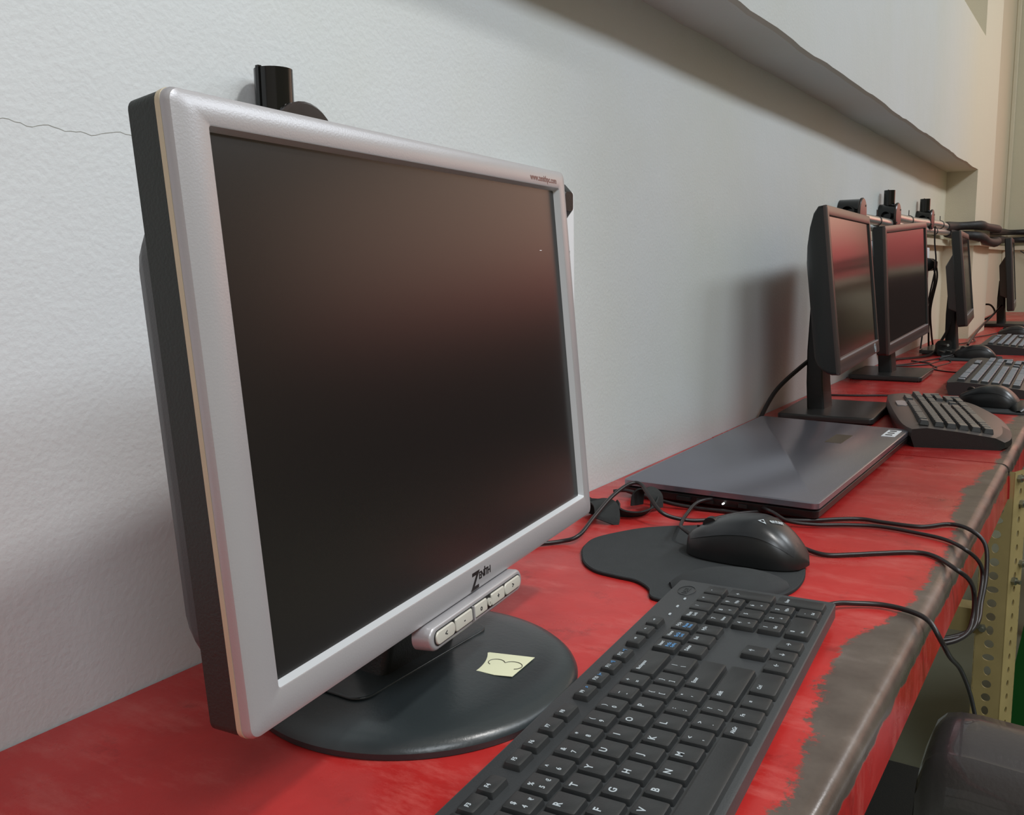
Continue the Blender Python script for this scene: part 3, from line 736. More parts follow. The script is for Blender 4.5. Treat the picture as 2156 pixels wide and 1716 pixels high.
# ------------------------------------------------------------------ laptop
lt_ = thing('laptop', 'closed dark laptop lying on the red desk behind the mouse', 'laptop', (.168, 1.240, DZ))
lt_o = [(-.117, -.252), (.119, -.256), (.121, .262), (-.122, .290)]
def quad_r(ins, z, q=lt_o, rad=.008):
    out = []; n = len(q)
    for i in range(n):
        p = Vector(q[i]); a = Vector(q[i-1]); b = Vector(q[(i+1) % n]); c = Vector((0, 0))
        da = (a-p).normalized(); db = (b-p).normalized()
        p = p + (da+db)*ins
        for k in range(5):
            t = k/4; out.append((p + da*rad*(1-t)**2 + db*rad*t**2))
    return [(v.x, v.y, z) for v in out]
bm = B(); loft(bm, [quad_r(.006, .003), quad_r(.001, .006), quad_r(0, .0135), quad_r(.001, .0142)]); lb = obj('base', bm, M['lapside'], lt_)
bm = B(); loft(bm, [quad_r(.002, .0150), quad_r(0, .0165), quad_r(0, .0225), quad_r(.0012, .0236)]); lid = obj('lid', bm, M['lid'], lt_)
bm = B(); loft(bm, [quad_r(.006, .0140), quad_r(.006, .0152)]); obj('hinge_gap', bm, M['blk'], lt_)
for sx in (-.09, .09):
    for sy in (-.20, .21): bm = B(); cyl(bm, (sx, sy, 0), (sx, sy, .004), .008, n=12); obj('rubber_foot', bm, M['blk'], lt_)
for a_, b_2 in ((-.045, -.028), (-.020, 0), (.03, .04)):
    bm = B(); bx(bm, a_, b_2, -.2562, -.2500, .0075, .0115); obj('port', bm, M['blk'], lb)
bm = B(); cyl(bm, (.0125, -.258, .0098), (.0125, -.250, .0098), .0010, n=10); obj('status_light', bm, M['led'], lb)
bm = B(); bx(bm, -.0095, .0095, -.028, .028, 0, .0004)
for k in range(3):
    for q in range(7):
        yy = -.020+k*.017+q*.0013; bx(bm, -.006, .004, yy, yy+.0007, .0004, .0005, 1)
so = obj('barcode_label', bm, [M['white'], M['dkgrey']], lid); so.location = (.103, .215, .0236); so['label'] = 'small white barcode label'
bm = B(); bx(bm, -.012, .012, -.035, .035, 0, .0003); so = obj('lid_reflection', bm, M['wood'], lid); so.location = (.045, .135, .0236)  # brown patch stands in for a reflection on the lid
so.data.materials[0] = mat('brown_lid_reflection', srgb(92, 82, 70), .3)

# ------------------------------------------------------------------ velcro strap and loose cables
def ribbon(bm, pts, wdt, th=.0018, updir=None):
    path = spline(pts, 6); rg = []
    for i, p in enumerate(path):
        d = (path[min(i+1, len(path)-1)]-path[max(i-1, 0)]).normalized()
        s = (updir[0].lerp(updir[1], i/(len(path)-1)) if updir else Vector((0, 0, 1))).normalized()
        s = (s - d*s.dot(d)).normalized(); nrm = d.cross(s)
        rg.append([p+s*wdt/2+nrm*th/2, p-s*wdt/2+nrm*th/2, p-s*wdt/2-nrm*th/2, p+s*wdt/2-nrm*th/2])
    loft(bm, rg)
v1, v2 = Vector((.6, -.4, .5)), Vector((.6, -.4, .6))
bm = B()
ribbon(bm, [(.075, .915, .010), (.088, .905, .006), (.104, .908, .005), (.112, .925, .005), (.112, .945, .009), (.106, .962, .013)], .016, updir=(Vector((.9, -.4, .2)), Vector((.6, -.3, .9))))
ribbon(bm, [(.048, .895, .003), (.050, .900, .014), (.062, .902, .017), (.078, .890, .016), (.088, .875, .008), (.089, .870, .003)], .028, updir=(Vector((.75, .65, 0)), Vector((.75, .65, 0))))
ribbon(bm, [(.088, .950, .004), (.090, .951, .018), (.099, .954, .024), (.112, .950, .018), (.114, .948, .004)], .020, updir=(Vector((.3, .9, 0)), Vector((.3, .9, 0))))
strap = obj('cable_strap', bm, M['velcro'], loc=(0, 0, DZ)); tag(strap, 'black hook-and-loop cable strap on the desk between the big monitor and the laptop', 'cable strap')
def cable(label, pts, rad=.0022, name='cable', grp='loose black cables'):
    bm = B(); tube(bm, pts, rad, n=10); o = obj(name, bm, M['cable'], loc=(0, 0, DZ)); return tag(o, label, 'cable', grp)
cable('black cable arching up from behind the big monitor and down toward the nearest mouse', [(.03, .70, .004), (.060, .755, .003), (.081, .782, .003), (.096, .795, .008), (.093, .835, .018), (.089, .885, .029), (.093, .920, .036), (.105, .925, .036), (.125, .905, .028), (.145, .893, .016), (.163, .905, .008), (.184, .922, .006), (.205, .965, .006), (.225, .995, .004)])
cable('black power cable lying along the near laptop side and over the desk edge', [(.045, .975, .010), (.060, .978, .012), (.085, .975, .010), (.120, .970, .006), (.155, .975, .003), (.195, .978, .003), (.235, .972, .003), (.275, .985, .003), (.307, 1.010, .003), (.326, 1.020, .003), (.347, 1.018, .003), (.385, 1.020, .003), (.409, 1.045, .003), (.430, 1.035, .0025), (.4455, 1.03, -.010), (.4495, 1.015, -.035), (.4495, .985, -.055), (.449, .935, -.066), (.42, .90, -.072), (.35, .88, -.085), (.25, .86, -.13)])
cable('black cable running from behind the nearest mouse over the worn desk edge', [(.225, .955, .003), (.255, .92, .003), (.279, .905, .003), (.304, .880, .0035), (.324, .875, .0025), (.345, .888, .0025), (.366, .905, .0025), (.396, .926, .0025), (.415, .920, .0025), (.4355, .894, .0015), (.4455, .905, -.010), (.449, .92, -.028), (.4495, .915, -.050), (.445, .89, -.060), (.42, .87, -.066), (.34, .85, -.08), (.24, .83, -.12)])
cable('thin black cable trailing from the nearest desktop monitor stand toward the curved keyboard', [(.085, 1.77, .003), (.13, 1.80, .003), (.17, 1.83, .003), (.21, 1.84, .003), (.23, 1.86, .003)], .0022)
cable('thick black cable dropping behind the first black monitor on the wall side', [(.02, 1.60, .004), (.03, 1.66, .05), (.06, 1.71, .09), (.09, 1.75, .12)], .004)
cable('black cable on the desk from the wall past the second black monitor stand', [(.01, 2.6, .10), (.012, 2.7, .02), (.03, 2.8, .004), (.09, 2.95, .004), (.10, 3.05, .03), (.12, 3.09, .08), (.135, 3.1, .14)], .0042)
cable('looped thin cable on the red desk beside the second black monitor base', [(.10, 2.48, .002), (.14, 2.50, .002), (.16, 2.62, .002), (.13, 2.72, .002), (.15, 2.85, .002), (.17, 2.78, .002), (.15, 2.62, .002), (.19, 2.55, .002), (.25, 2.52, .002), (.28, 2.40, .002)], .0016)
cable('thin cable curling to the farthest keyboard past the third monitor stand', [(.15, 3.14, .002), (.17, 3.4, .002), (.20, 3.55, .002), (.225, 3.45, .002), (.235, 3.3, .006)], .0020)

# three pin plug lying on the desk
pl = thing('power_plug', 'black three-pin plug with shiny round pins lying beside the third monitor stand', 'plug', (.125, 2.985, DZ), -.9)
bm = B(); loft(bm, [[(x, y*1.0, z+.024) for y, z in rrect(0, 0, a, b, .008)] for x, a, b in ((-.03, .018, .018), (-.022, .034, .034), (-.004, .046, .046), (0, .044, .044))]); obj('body', bm, M['blk'], pl)
for (y, z, rr) in ((-.011, .015, .003), (.011, .015, .003), (0, .034, .004)):
    bm = B(); cyl(bm, (0, y, z), (.018, y, z), rr, n=12); obj('pin', bm, M['pinmetal'], pl)
bm = B(); tube(bm, [(-.03, 0, .022), (-.05, 0, .012), (-.08, .02, .004), (-.12, .06, .004), (-.17, .05, .004)], .004, n=8); obj('cable', bm, M['cable'], pl)

# ------------------------------------------------------------------ other desktop monitors
def small_monitor(label, c, ya, ti, rl, W, H, kind, foot, post_x, frot=0, logo=False):
    t = thing('lcd_monitor', label, 'monitor', (foot[0], foot[1], DZ), 0, 'black desktop monitors')
    mt = frame_mtx((c[0]-foot[0], c[1]-foot[1], c[2]), ya, ti, rl)
    bb = .024 if kind != 'c' else .030
    bm = B(); ring_frame(bm, W, H, .014, .014, .016, bb, -.006, 0, .004, .001, .002, .003); bzl = panel('bezel', bm, [M['dkbez'], M['blk']], mt, t)
    bm = B(); prism(bm, rrect(0, (bb-.016)/2, W-.026, H-.014-bb, .001), -.006, -.0030); panel('screen', bm, M['screen2'], mt, t)
    bm = B()
    if kind == 'a':      # back swelling toward its middle
        rs = [(-.006, 0, W, H), (-.014, 0, W-.001, H-.001), (-.022, -.003, W-.004, H-.014), (-.030, -.010, W-.012, H-.040), (-.038, -.020, W-.03, H-.075), (-.044, -.028, W-.06, H-.11), (-.047, -.03, W-.10, H-.15)]
    elif kind == 'b':
        rs = [(-.006, 0, W, H), (-.026, 0, W-.001, H-.001), (-.030, 0, W-.012, H-.012)]
    else:
        rs = [(-.006, 0, W, H), (-.024, 0, W, H), (-.027, 0, W-.008, H-.008)]
    loft(bm, [[(x, y, z) for x, y in rrect(0, cy, w, h, .006)] for z, cy, w, h in rs]); rr = panel('rear_housing', bm, M['blk'], mt, t)
    bm = B()
    if kind == 'c':
        loft(bm, [[(x, y, z) for x, y in rrect(0, cy, w, h, .004)] for z, cy, w, h in ((-.024, -.01, .30, .175), (-.030, -.012, .30, .17), (-.052, -.022, .27, .125))])
        panel('rear_hump', bm, M['greyhouse'], mt, rr)
    else:
        loft(bm, [[(x, y, z) for x, y in rrect(0, cy, w, h, .004)] for z, cy, w, h in ((-.026, -.03, .15, .16), (-.050, -.03, .145, .15), (-.058, -.035, .13, .13))])
        panel('rear_hump', bm, M['dkgrey'], mt, rr)
    if kind in 'a':
        bm = B()
        rgA = [(.165+.0085*math.cos(2*PI*i/30), -H/2+.0120+.0085*math.sin(2*PI*i/30), .0004) for i in range(31)]
        tube(bm, rgA, .0007, n=5, seg=1, smooth_=False); add_text(bm, 'DELL', .0082, T((.165, -H/2+.012, .0003)), 0, bold=.0003)
        panel('emblem', bm, M['ink'], mt, bzl)
    bm = B(); bx(bm, -W/2+.012, W/2-.012, -H/2+bb-.001, -H/2+bb+.0012, -.002, .0006); panel('lower_lip', bm, M['silver'], mt, bzl)
    # post: flat upright behind the panel, foot plate on the desk
    px = post_x-foot[0]; pz = c[2]-.03
    bm = B(); pts_ = []
    loft(bm, [[(x+px+dx, y, z) for x, y in rrect(0, 0, a, b, .004)] for dx, z, a, b in ((0, .010, .032, .062), (-.004, .06, .030, .060), (-.006, .12, .028, .056), (-.004, pz, .026, .052))])
    obj('post', bm, M['blk'], t)
    # tilt joint from post to the panel
    bm = B(); cyl(bm, (px-.004, 0, pz-.01), (c[0]-foot[0]-.022, c[1]-foot[1], pz-.005), .022, n=16); obj('tilt_joint', bm, M['blk'], t)
    bm = B(); prism(bm, rrect(0, 0, .165, .215, .008), .004, .0135, bev=.0025); prism(bm, rrect(0, 0, .150, .200, .006), 0, .0045)
    fo = obj('foot_plate', bm, M['footgrey'], t); fo.rotation_euler = (0, 0, frot)
    return t
M['dkbez'] = mat('satin_dark_bezel', srgb(74, 66, 64), .28, .2, var=.06, vscale=12)
M['footgrey'] = mat('dark_grey_foot', srgb(44, 43, 42), .30, var=.1, vscale=14)
M['screen2'] = screen_mat('semi_gloss_screen', .12, (.012, .010, .010))
small_monitor('black monitor with swollen back and oval logo, on a square foot behind the laptop', (.149, 1.732, .237), -.07, .11, 0, .45, .272, 'a', (.118, 1.745), .088, .05)
small_monitor('slim black monitor tilted slightly, just past the one with the oval logo', (.118, 2.413, .227), .034, .059, .053, .442, .291, 'b', (.090, 2.400), .080, .03)
small_monitor('third black monitor with grey rear hump, beside the wall column', (.162, 3.117, .231), -.08, .111, 0, .45, .272, 'c', (.132, 3.12), .128, 0)
small_monitor('farthest black monitor, seen edge-on against the end wall', (.172, 4.497, .223), -.065, .083, 0, .45, .298, 'c', (.150, 4.50), .135, 0)

# ------------------------------------------------------------------ other keyboards
def keyboard_b(label, loc, rz, L, D, shell, key, curved=False, h=.026, ncol=22, missing=()):
    t = thing('computer_keyboard', label, 'keyboard', loc, rz, 'computer keyboards')
    n = 24; rg = []
    for i in range(n+1):
        u_ = -1+2*i/n; x = u_*L/2
        bow = (1-u_*u_) if curved else (1-u_**8)
        fr = -D/2 - (.020*bow if curved else 0); bk = D/2 + (.006*bow if curved else 0)
        e_ = .010*(abs(u_)**10) if curved else .004*abs(u_)**20
        fr += e_; bk -= e_
        zt = h*(1 if not curved else (.86+.14*bow))
        rg.append([(x, fr+.008, .0), (x, fr, .005), (x, fr+.001, zt*.42), (x, fr+.014, zt*.62), (x, 0, zt*.86), (x, bk-.022, zt), (x, bk-.002, zt*.92), (x, bk, zt*.55), (x, bk-.006, 0)])
    bm = B(); loft(bm, rg); sh = obj('shell', bm, [shell, M['blk']], t, angle=35)
    for p in sh.data.polygons:
        c = p.center
        if c.z < h*.5 : p.material_index = 1
    # keys
    ux = (L-.036)/ncol; rows = 6; dy = (D-.042)/6.3
    def paint_key_light(me_):  # lit tops and shaded sides of the keys painted as separate colours
        me_.materials.append(key); me_.materials.append(M['key'])
        for p in me_.polygons: p.material_index = 0 if p.normal.z > .8 else 1
    cap = B(); keycap(cap, ux, dy*.94, 0, (), th=.0080, taper=.0022); me = bpy.data.meshes.new('key'); bmesh.ops.recalc_face_normals(cap, faces=cap.faces); cap.to_mesh(me); cap.free(); paint_key_light(me)
    wide = {}
    def capmesh(w_, h_=1):
        k_ = (w_, h_)
        if k_ not in wide:
            b_ = B(); keycap(b_, ux*w_, dy*.94*h_, 0, (), th=.0080, taper=.0022); m_ = bpy.data.meshes.new('key'); bmesh.ops.recalc_face_normals(b_, faces=b_.faces); b_.to_mesh(m_); b_.free(); paint_key_light(m_); wide[k_] = m_
        return wide[k_]
    lay = []
    for r_ in range(6):
        y = D/2-.030-dy*(r_+(.25 if r_ else 0))
        if r_ == 0: lay += [(c_+.5+(.3 if c_ > 0 else 0)+.2*((c_-1)//4), y, 1, 1) for c_ in range(13)] + [(c_+.5, y, 1, 1) for c_ in (15.2, 16.2, 17.2)]
        elif r_ == 5: lay += [(.65, y, 1.3, 1), (1.95, y, 1.2, 1), (3.2, y, 1.2, 1), (6.9, y, 6, 1), (10.6, y, 1.2, 1), (11.8, y, 1.2, 1), (13, y, 1.1, 1), (14.2, y, 1.3, 1), (15.7, y, 1, 1), (16.7, y, 1, 1), (17.7, y, 1, 1), (19.6, y, 2, 1), (21.1, y, 1, 1)]
        elif r_ == 4: lay += [(1.1, y, 2.2, 1)] + [(2.7+c_, y, 1, 1) for c_ in range(10)] + [(13.6, y, 2.6, 1), (16.7, y, 1, 1)] + [(19.1+c_, y, 1, 1) for c_ in range(3)]
        else:
            s_ = (1, 1.5, 1.75)[r_-1]
            lay += [(s_/2, y, s_, 1)] + [(s_+.5+c_, y, 1, 1) for c_ in range((13, 12, 11)[r_-1])]
            e0 = s_+(13, 12, 11)[r_-1]; lay += [((e0+15)/2, y, 15-e0, 1)]
            if r_ < 3: lay += [(15.7+c_, y, 1, 1) for c_ in range(3)]
            lay += [(19.1+c_, y, 1, 1) for c_ in range(3 if r_ > 1 else 4)]
            if r_ == 2: lay += [(22.1-.0, y-dy*.5, 1, 2)]
            if r_ == 3: lay += [(22.1, y-dy*1.5, 1, 2)]
    sc_u = (L-.036)/22.7
    cnt = 0; rest_ = B()
    lay.sort(key=lambda k: k[0])
    for (u_, y, w_, h_) in lay:
        x = -L/2+.018+u_*sc_u; zt = h*(.62+.38*min(1, max(0, (y+D/2-.014)/(D-.036))))-.002
        if curved: zt += -.0005
        m_ = capmesh(round(w_*sc_u/ux, 3), h_)
        if cnt < 100:
            o = bpy.data.objects.new('key', m_); COL.objects.link(o); o.parent = t; o.location = (x, y, zt); o.rotation_euler = (.07, 0, 0)
            for p in m_.polygons: p.use_smooth = False
        else:
            n0 = len(rest_.verts); rest_.from_mesh(m_); rest_.verts.ensure_lookup_table()
            for v in rest_.verts[n0:]: v.co += Vector((x, y, zt))
        cnt += 1
    if cnt > 100: o = obj('keys', rest_, [key, M['key']], t); o['kind'] = 'stuff'
    else: rest_.free()
    if curved:
        bm = B(); o_ = [(.0, 0), (.05, 0), (.058, .004), (.048, .016), (.002, .016), (-.008, .004)]
        loft(bm, [[(x-L/2+.20, y+D/2-.022, h+z) for x, y in o_] for z in (-.003, .0006)]); obj('emblem_plate', bm, M['silver'], t)
    return t
rzk = PI/2+.26
keyboard_b('curved grey and black media keyboard touching the far corner of the laptop', (.305, 1.690, DZ), rzk, .40, .150, M['greykb'], M['key2'], True, .036)
keyboard_b('slate grey keyboard at the right picture edge, second behind the curved one', (.325, 2.385, DZ), PI/2+.03, .56, .165, M['dkgrey'], M['key3'], False, .030)
keyboard_b('farthest keyboard with a pale bluish sheen painted on its keys, beyond the loose plug', (.280, 3.32, DZ), PI/2+.02, .46, .16, M['dkgrey'], M['key3'], False, .030)

# ------------------------------------------------------------------ wall services
def junction_box(label, y, z, r_=.032, up=.024, rs=.017, dp=.040, side=True, dy=0):
    """round conduit box screwed flat on the wall: drum, lid facing the room, spout on top, open spout on the near side"""
    t = thing('conduit_box', label, 'junction box', (.0008, y, DZ+z), 0, 'black conduit boxes on the wall')
    circ = lambda rr, x: [(x, rr*math.cos(2*PI*i/32), rr*math.sin(2*PI*i/32)) for i in range(32)]
    bm = B(); loft(bm, [circ(r_*.96, 0), circ(r_*.96, dp-.006), circ(r_*.98, dp-.005)]); obj('body', bm, M['gloss_blk'], t)
    bm = B(); loft(bm, [circ(r_, dp-.0055), circ(r_*1.04, dp-.004), circ(r_*1.04, dp-.001), circ(r_*.98, dp+.001), circ(r_*.6, dp+.0016)]); ld = obj('lid', bm, M['boxlid'], t)
    for a in (.7, .7+PI):
        bm = B(); cyl(bm, (dp, r_*.78*math.cos(a), r_*.78*math.sin(a)), (dp+.0028, r_*.78*math.cos(a), r_*.78*math.sin(a)), .0022, n=10); obj('screw', bm, M['bolt'], ld)
    if up:
        bm = B(); xc = dp*.48; loft(bm, [[(xc+rr*math.cos(2*PI*i/28), dy+rr*math.sin(2*PI*i/28), zz) for i in range(28)] for rr, zz in ((rs, r_*.6), (rs, r_+up), (rs*.88, r_+up), (rs*.86, r_*.8))], cap=False)
        bx(bm, xc-.002, xc+.001, dy-rs-.0012, dy-rs+.002, r_*.7, r_+up+.001); obj('spout', bm, M['gloss_blk'], t)
    if side:
        bm = B(); xc = dp*.48; loft(bm, [[(xc+rr*math.cos(2*PI*i/24), yy, rr*math.sin(2*PI*i/24)) for i in range(24)] for rr, yy in ((rs*.95, -r_*.7), (rs*.95, -r_-.008), (rs*.8, -r_-.008), (rs*.78, -r_*.8))], cap=False); obj('side_spout', bm, M['gloss_blk'], t)
    return t
M['boxlid'] = mat('scuffed_black_lid', srgb(58, 52, 50), .25, .1, var=.2, vscale=60)
junction_box('glossy black conduit box with upright spout on the wall above the big monitor', .494, .371, .030, .024, rs=.0138, side=False, dy=-.010)
junction_box('black conduit box on the wall peeking over the first black monitor', 2.20, .392, .032, 0, dp=.050)
junction_box('black conduit box with spout above the slim tilted monitor', 2.62, .400, .034, .034, .014, dp=.046)
junction_box('black conduit box with spout nearest to the wall column', 3.16, .410, .030, .034, .015, dp=.046)
def conduit(label, pts, rad=.0105, ties=()):
    t = thing('steel_conduit', label, 'pipe', (pts[0][0], pts[0][1], DZ+pts[0][2]), 0, 'shiny steel conduits')
    p0 = Vector(pts[0]); bm = B(); tube(bm, [Vector(p)-p0 for p in pts], rad, n=16, seg=6); obj('pipe', bm, M['steel'], t)
    for y in ties:
        bm = B(); rgx = []
        path = spline(pts, 6); c = min(path, key=lambda p: abs(p.y-y))-p0
        tube(bm, [(c.x+(rad+.0012)*math.cos(2*PI*i/16), c.y, c.z+(rad+.0012)*math.sin(2*PI*i/16)) for i in range(17)], .0011, n=6, seg=1, smooth_=False)
        bx(bm, c.x-.001, c.x+.001, c.y-.001, c.y+.001, c.z+rad, c.z+rad+.016)
        obj('cable_tie', bm, M['blk'], t)
    return t
conduit('upper polished steel conduit between the two spouted boxes and the column', [(.034, 2.66, .398), (.034, 2.95, .397), (.034, 3.30, .402), (.036, 3.50, .398)], .0125, (2.85, 3.40))
conduit('lower polished steel conduit running behind the slim tilted monitor', [(.03, 2.22, .385), (.03, 2.5, .382), (.03, 2.9, .378), (.03, 3.3, .378), (.035, 3.55, .380)], .0115, (2.42, 3.32))
def wrapped(label, pts, rad):
    bm = B(); tube(bm, pts, lambda t_: rad*(1+.10*math.sin(t_*37)), n=12, seg=8); o = obj('cable_bundle', bm, M['tape'], loc=(0, 0, DZ)); return tag(o, label, 'cable bundle', 'black wrapped cable bundles')
wrapped('upper black wrapped cable bundle bending around the wall column', [(.036, 3.49, .398), (.05, 3.62, .402), (.115, 3.69, .405), (.125, 3.80, .404), (.125, 4.10, .404), (.12, 4.24, .404), (.04, 4.35, .404), (.03, 4.6, .41), (.03, 5.4, .425), (.06, 5.74, .43), (.3, 5.77, .432), (.8, 5.77, .432)], .0155)
wrapped('lower black wrapped cable bundle sagging under the upper one at the column', [(.035, 3.54, .380), (.05, 3.64, .375), (.118, 3.69, .365), (.128, 3.85, .352), (.125, 4.12, .350), (.12, 4.24, .360), (.04, 4.35, .365), (.03, 4.7, .370), (.03, 5.4, .385), (.06, 5.74, .388), (.3, 5.77, .392), (.8, 5.77, .392)], .0165)
# cream trunking under the pipes, around the column and along the end wall
bm = B()
bx(bm, .0005, .022, 2.35, 3.695, DZ+.335, DZ+.357); bx(bm, .0005, .124, 3.695, 3.7195, DZ+.335, DZ+.357); bx(bm, .1005, .124, 3.7195, 4.224, DZ+.335, DZ+.357)
bx(bm, .0005, .124, 4.2005, 4.224, DZ+.335, DZ+.357); bx(bm, .0005, .022, 4.224, 5.774, DZ+.335, DZ+.357); bx(bm, .0225, 1.2, 5.777, 5.7995, DZ+.335, DZ+.357)
o = obj('cable_trunking', bm, M['trunk']); tag(o, 'cream plastic cable trunking along the wall under the steel conduits', 'cable trunking')
# socket board between the first two black monitors, and the one behind the big monitor
def board(label, y, z, w, h, plugs=()):
    t = thing('socket_board', label, 'socket board', (0.0006, y, DZ+z), 0, 'white socket boards')
    bm = B(); prism(bm, rrect(0, 0, w, h, .004), 0, .020, ax='x', bev=.002); obj('plate', bm, M['white'], t)
    for q_ in (.16, -.19): bm = B(); bx(bm, .0195, .0212, -w*.4, w*.4, h*(q_-.01), h*(q_+.01)); obj('seam', bm, M['dkgrey'], t)
    for (yy, zz) in plugs:
        bm = B(); loft(bm, [[(x, yy+a, zz+b) for a, b in rrect(0, 0, w2, h2, .004)] for x, w2, h2 in ((.0205, .034, .042), (.034, .030, .038), (.046, .016, .02))]); obj('socket', bm, M['blk'], t)
    return t
board('white socket board peeking past the right side of the big silver monitor', .860, .265, .130, .20, ((.008, .085),))
board('white socket board between the first two black monitors', 2.40, .27, .15, .15)
bd = board('white socket board with two black plugs below the trunking beside the slim monitor', 3.20, .275, .20, .10, ((.045, -.005), (.095, -.005)))
cable('thin pale cable hanging down the wall from the box nearest the column', [(.05, 3.19, .39), (.05, 3.2, .34), (.055, 3.21, .27), (.05, 3.16, .18), (.045, 3.12, .10), (.04, 3.10, .01)], .0024, grp='cables hanging on the wall')
cable('black cable hanging from the left plug on the wall socket board', [(.045, 3.245, .26), (.05, 3.24, .22), (.045, 3.20, .15), (.045, 3.2, .08), (.045, 3.22, .008)], .0030, grp='cables hanging on the wall')
cable('black cable hanging from the right plug on the wall socket board', [(.045, 3.295, .26), (.05, 3.28, .22), (.045, 3.22, .13), (.045, 3.26, .05), (.045, 3.3, .008)], .0030, grp='cables hanging on the wall')
cable('thin dark cable slanting down the end wall from the trunking', [(.09, 5.772, .33), (.16, 5.772, .28), (.24, 5.772, .22), (.34, 5.772, .16)], .003, grp='cables hanging on the wall')
cable('grey coil of cable standing on the desk behind the farthest monitor', [(.03, 4.6, .006), (.02, 4.62, .04), (.04, 4.6, .08), (.08, 4.58, .085), (.10, 4.56, .05), (.06, 4.55, .02)], .004, grp='cables hanging on the wall')
cable('black cable slanting from the farthest monitor post down to the third monitor', [(.135, 4.48, .09), (.12, 4.2, .05), (.12, 3.9, .03), (.14, 3.5, .02), (.15, 3.3, .01)], .004)

# ------------------------------------------------------------------ below the desk and the right side
ch = thing('plastic_chair', 'dark grey moulded chair tucked against the desk, its back at the bottom right corner', 'chair', (.645, .745, 0))
bm = B(); rg = []
zc = DZ-.080
def chair_sec(x, drop):
    # top roll of the back: broad sloping top, crease, then the near face falling away
    q = [(.048, -.30), (.047, -.03), (.044, -.008), (.036, -.001), (.015, 0), (-.010, -.004), (-.016, -.006), (-.020, -.0085), (-.025, -.0085), (-.032, -.018), (-.036, -.06), (-.034, -.30), (-.018, -.30), (-.018, -.06), (.035, -.03), (.038, -.30)]
    return [(x, y, zc-DZ+DZ+z-drop) for y, z in q]
xs_ = [-.212, -.208, -.203, -.196, -.186, -.172, -.12, -.05, .05, .12, .19, .21, .22]
dr = [.10, .028, .012, .004, .001, 0, .002, .004, .004, .002, .006, .03, .08]
for x, d in zip(xs_, dr): rg.append(chair_sec(x, d))
loft(bm, rg); obj('backrest', bm, M['chair'], ch)
bm = B(); loft(bm, [[(x, y, z) for x, y in rrect(0, .23, a, b, .05)] for z, a, b in ((.40, .36, .36), (.415, .40, .40), (.43, .40, .40), (.425, .30, .30))]); obj('seat', bm, M['chair'], ch)
for sx in (-1, 1):
    for (ya_, yb_) in ((.03, -.02), (.38, .42)):
        bm = B(); cyl(bm, (sx*.16, ya_, .41), (sx*.19, yb_, 0), .018, .013, n=12); obj('leg', bm, M['chair'], ch)
    bm = B(); tube(bm, [(sx*.19, .05, .40), (sx*.20, .03, .48), (sx*.20, .03, .56)], .016, n=8); obj('back_support', bm, M['chair'], ch)
# green chair and cane stool past the desk leg
gc = thing('plastic_chair', 'dark green moulded chair beyond the grey one, cut by the right picture edge', 'chair', (.66, 1.72, 0))
bm = B(); rg = []
for i in range(11):
    z = .42+.0*i; tt = i/10; x_ = -.235+.075*tt if False else 0
    z = .08+.42*tt
    rg.append([(-.255+.055*tt, -.01, z), (.22, -.01, z), (.22, .012, z), (-.255+.055*tt, .012, z)])
loft(bm, rg); obj('backrest', bm, M['green'], gc)
bm = B(); loft(bm, [[(x, y, z) for x, y in rrect(0, .22, .40, .40, .05)] for z in (.40, .43)]); obj('seat', bm, M['green'], gc)
for sx in (-1, 1):
    for y_ in (.05, .38):
        bm = B(); cyl(bm, (sx*.15, y_, .41), (sx*.18, y_, 0), .02, .015, n=10); obj('leg', bm, M['green'], gc)
stl = thing('cane_stool', 'brown woven cane stool between the slotted desk leg and the green chair', 'stool', (.70, 2.35, 0))
bm = B(); prism(bm, rrect(0, 0, .42, .42, .03), .42, .50, bev=.01); obj('seat', bm, M['straw'], stl)
for sx in (-1, 1):
    for sy in (-1, 1):
        bm = B(); cyl(bm, (sx*.18, sy*.18, .43), (sx*.19, sy*.19, 0), .015, n=10); obj('leg', bm, M['straw'], stl)
ofc = thing('office_chair', 'black padded chair back past the slotted desk leg at the right picture edge', 'chair', (.76, 2.95, 0))
bm = B(); loft(bm, [[(x, y, z) for x, y in rrect(0, 0, a, b, .03)] for z, a, b in ((.50, .44, .05), (.60, .48, .07), (.76, .48, .07), (.82, .42, .05))]); obj('backrest', bm, M['blk'], ofc)
bm = B(); loft(bm, [[(x, y, z) for x, y in rrect(0, .25, a, a, .05)] for z, a in ((.42, .42), (.44, .48), (.48, .48), (.50, .44))]); obj('seat', bm, M['blk'], ofc)
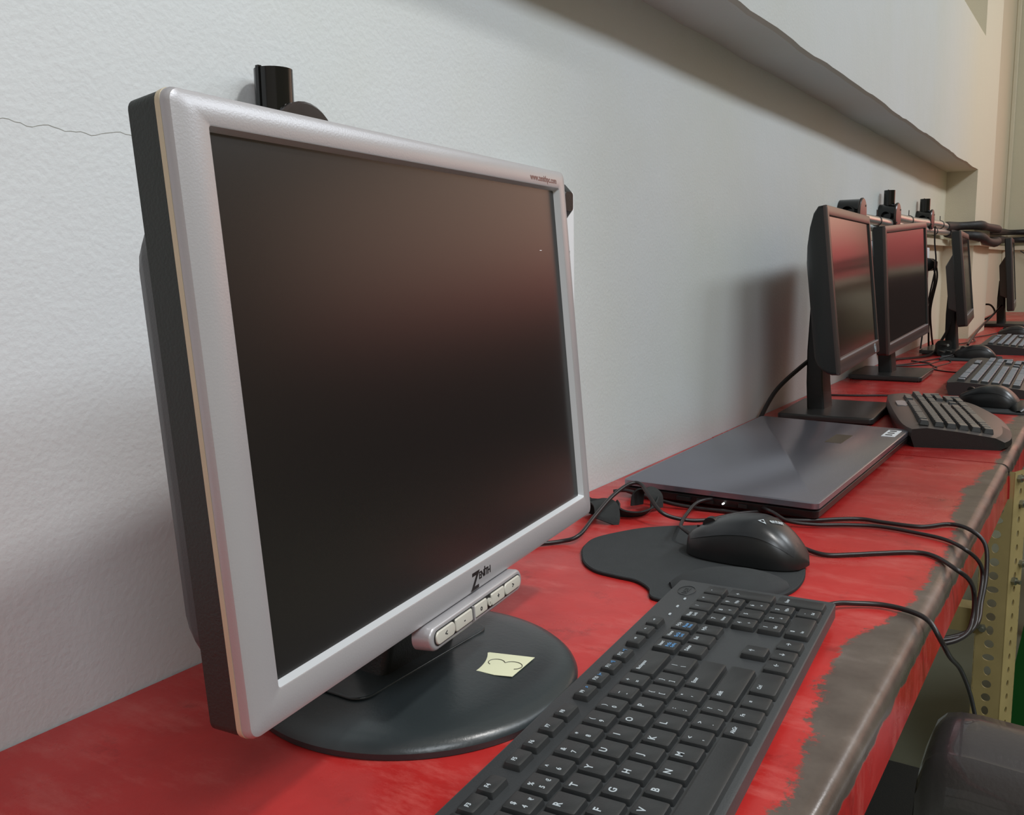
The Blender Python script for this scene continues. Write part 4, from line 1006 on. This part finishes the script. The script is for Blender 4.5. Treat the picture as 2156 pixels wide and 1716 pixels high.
bm = B(); cyl(bm, (0, .25, .08), (0, .25, .42), .025, n=14); obj('column', bm, M['blk'], ofc)
for i in range(5):
    a = 2*PI*i/5; bm = B(); cyl(bm, (0, .25, .09), (.26*math.cos(a), .25+.26*math.sin(a), .05), .018, .012, n=10); cyl(bm, (.26*math.cos(a)-.012, .25+.26*math.sin(a), .025), (.26*math.cos(a)+.012, .25+.26*math.sin(a), .025), .025, n=14); obj('foot', bm, M['blk'], ofc)
# computer case standing under the desk
pc = thing('computer_case', 'black computer case standing under the near red desk', 'computer', (.27, 1.05, 0))
bm = B(); bx(bm, -.20, .130, -.09, .09, .008, .42); obj('case', bm, M['blk'], pc, bevel=.006)
bm = B(); bx(bm, .130, .140, -.088, .088, .012, .415); obj('front_panel', bm, M['gloss_blk'], pc, bevel=.004)
bm = B(); bx(bm, .1395, .1405, -.07, -.045, .30, .335); obj('sticker', bm, M['white'], pc)
for sx in (-.15, .1):
    for sy in (-.07, .07):
        bm = B(); cyl(bm, (sx, sy, 0), (sx, sy, .009), .012, n=10); obj('foot', bm, M['blk'], pc)

# ceiling fixtures around the lamps
for i, (x, y) in enumerate(TUBES):
    t = thing('ceiling_light', ('nearest', 'middle', 'farthest')[i] + ' long tube light hung over the aisle', 'ceiling light', (x, y, DZ+2.11), 0, 'tube lights over the aisle')
    bm = B(); bx(bm, -.19, .19, -.78, .78, .13, .18); obj('housing', bm, M['white'], t, bevel=.008)
    for sy in (-.5, .5):
        bm = B(); cyl(bm, (0, sy, .18), (0, sy, .32), .004, n=8); obj('rod', bm, M['steel'], t)

sl_ = thing('added_spot_lamp', 'small black spot lamp, unseen, added to light the near end of the desk', 'lamp', SPOT)
aim = (Vector((.16, .34, DZ))-SPOT).normalized()
bm = B(); cyl(bm, tuple(-aim*.10), tuple(-aim*.02), .05, .055, n=20); obj('housing', bm, M['blk'], sl_)
bm = B(); cyl(bm, tuple(-aim*.10), (-aim*.10)+Vector((0, 0, .2)), .008, n=10); obj('stem', bm, M['blk'], sl_)
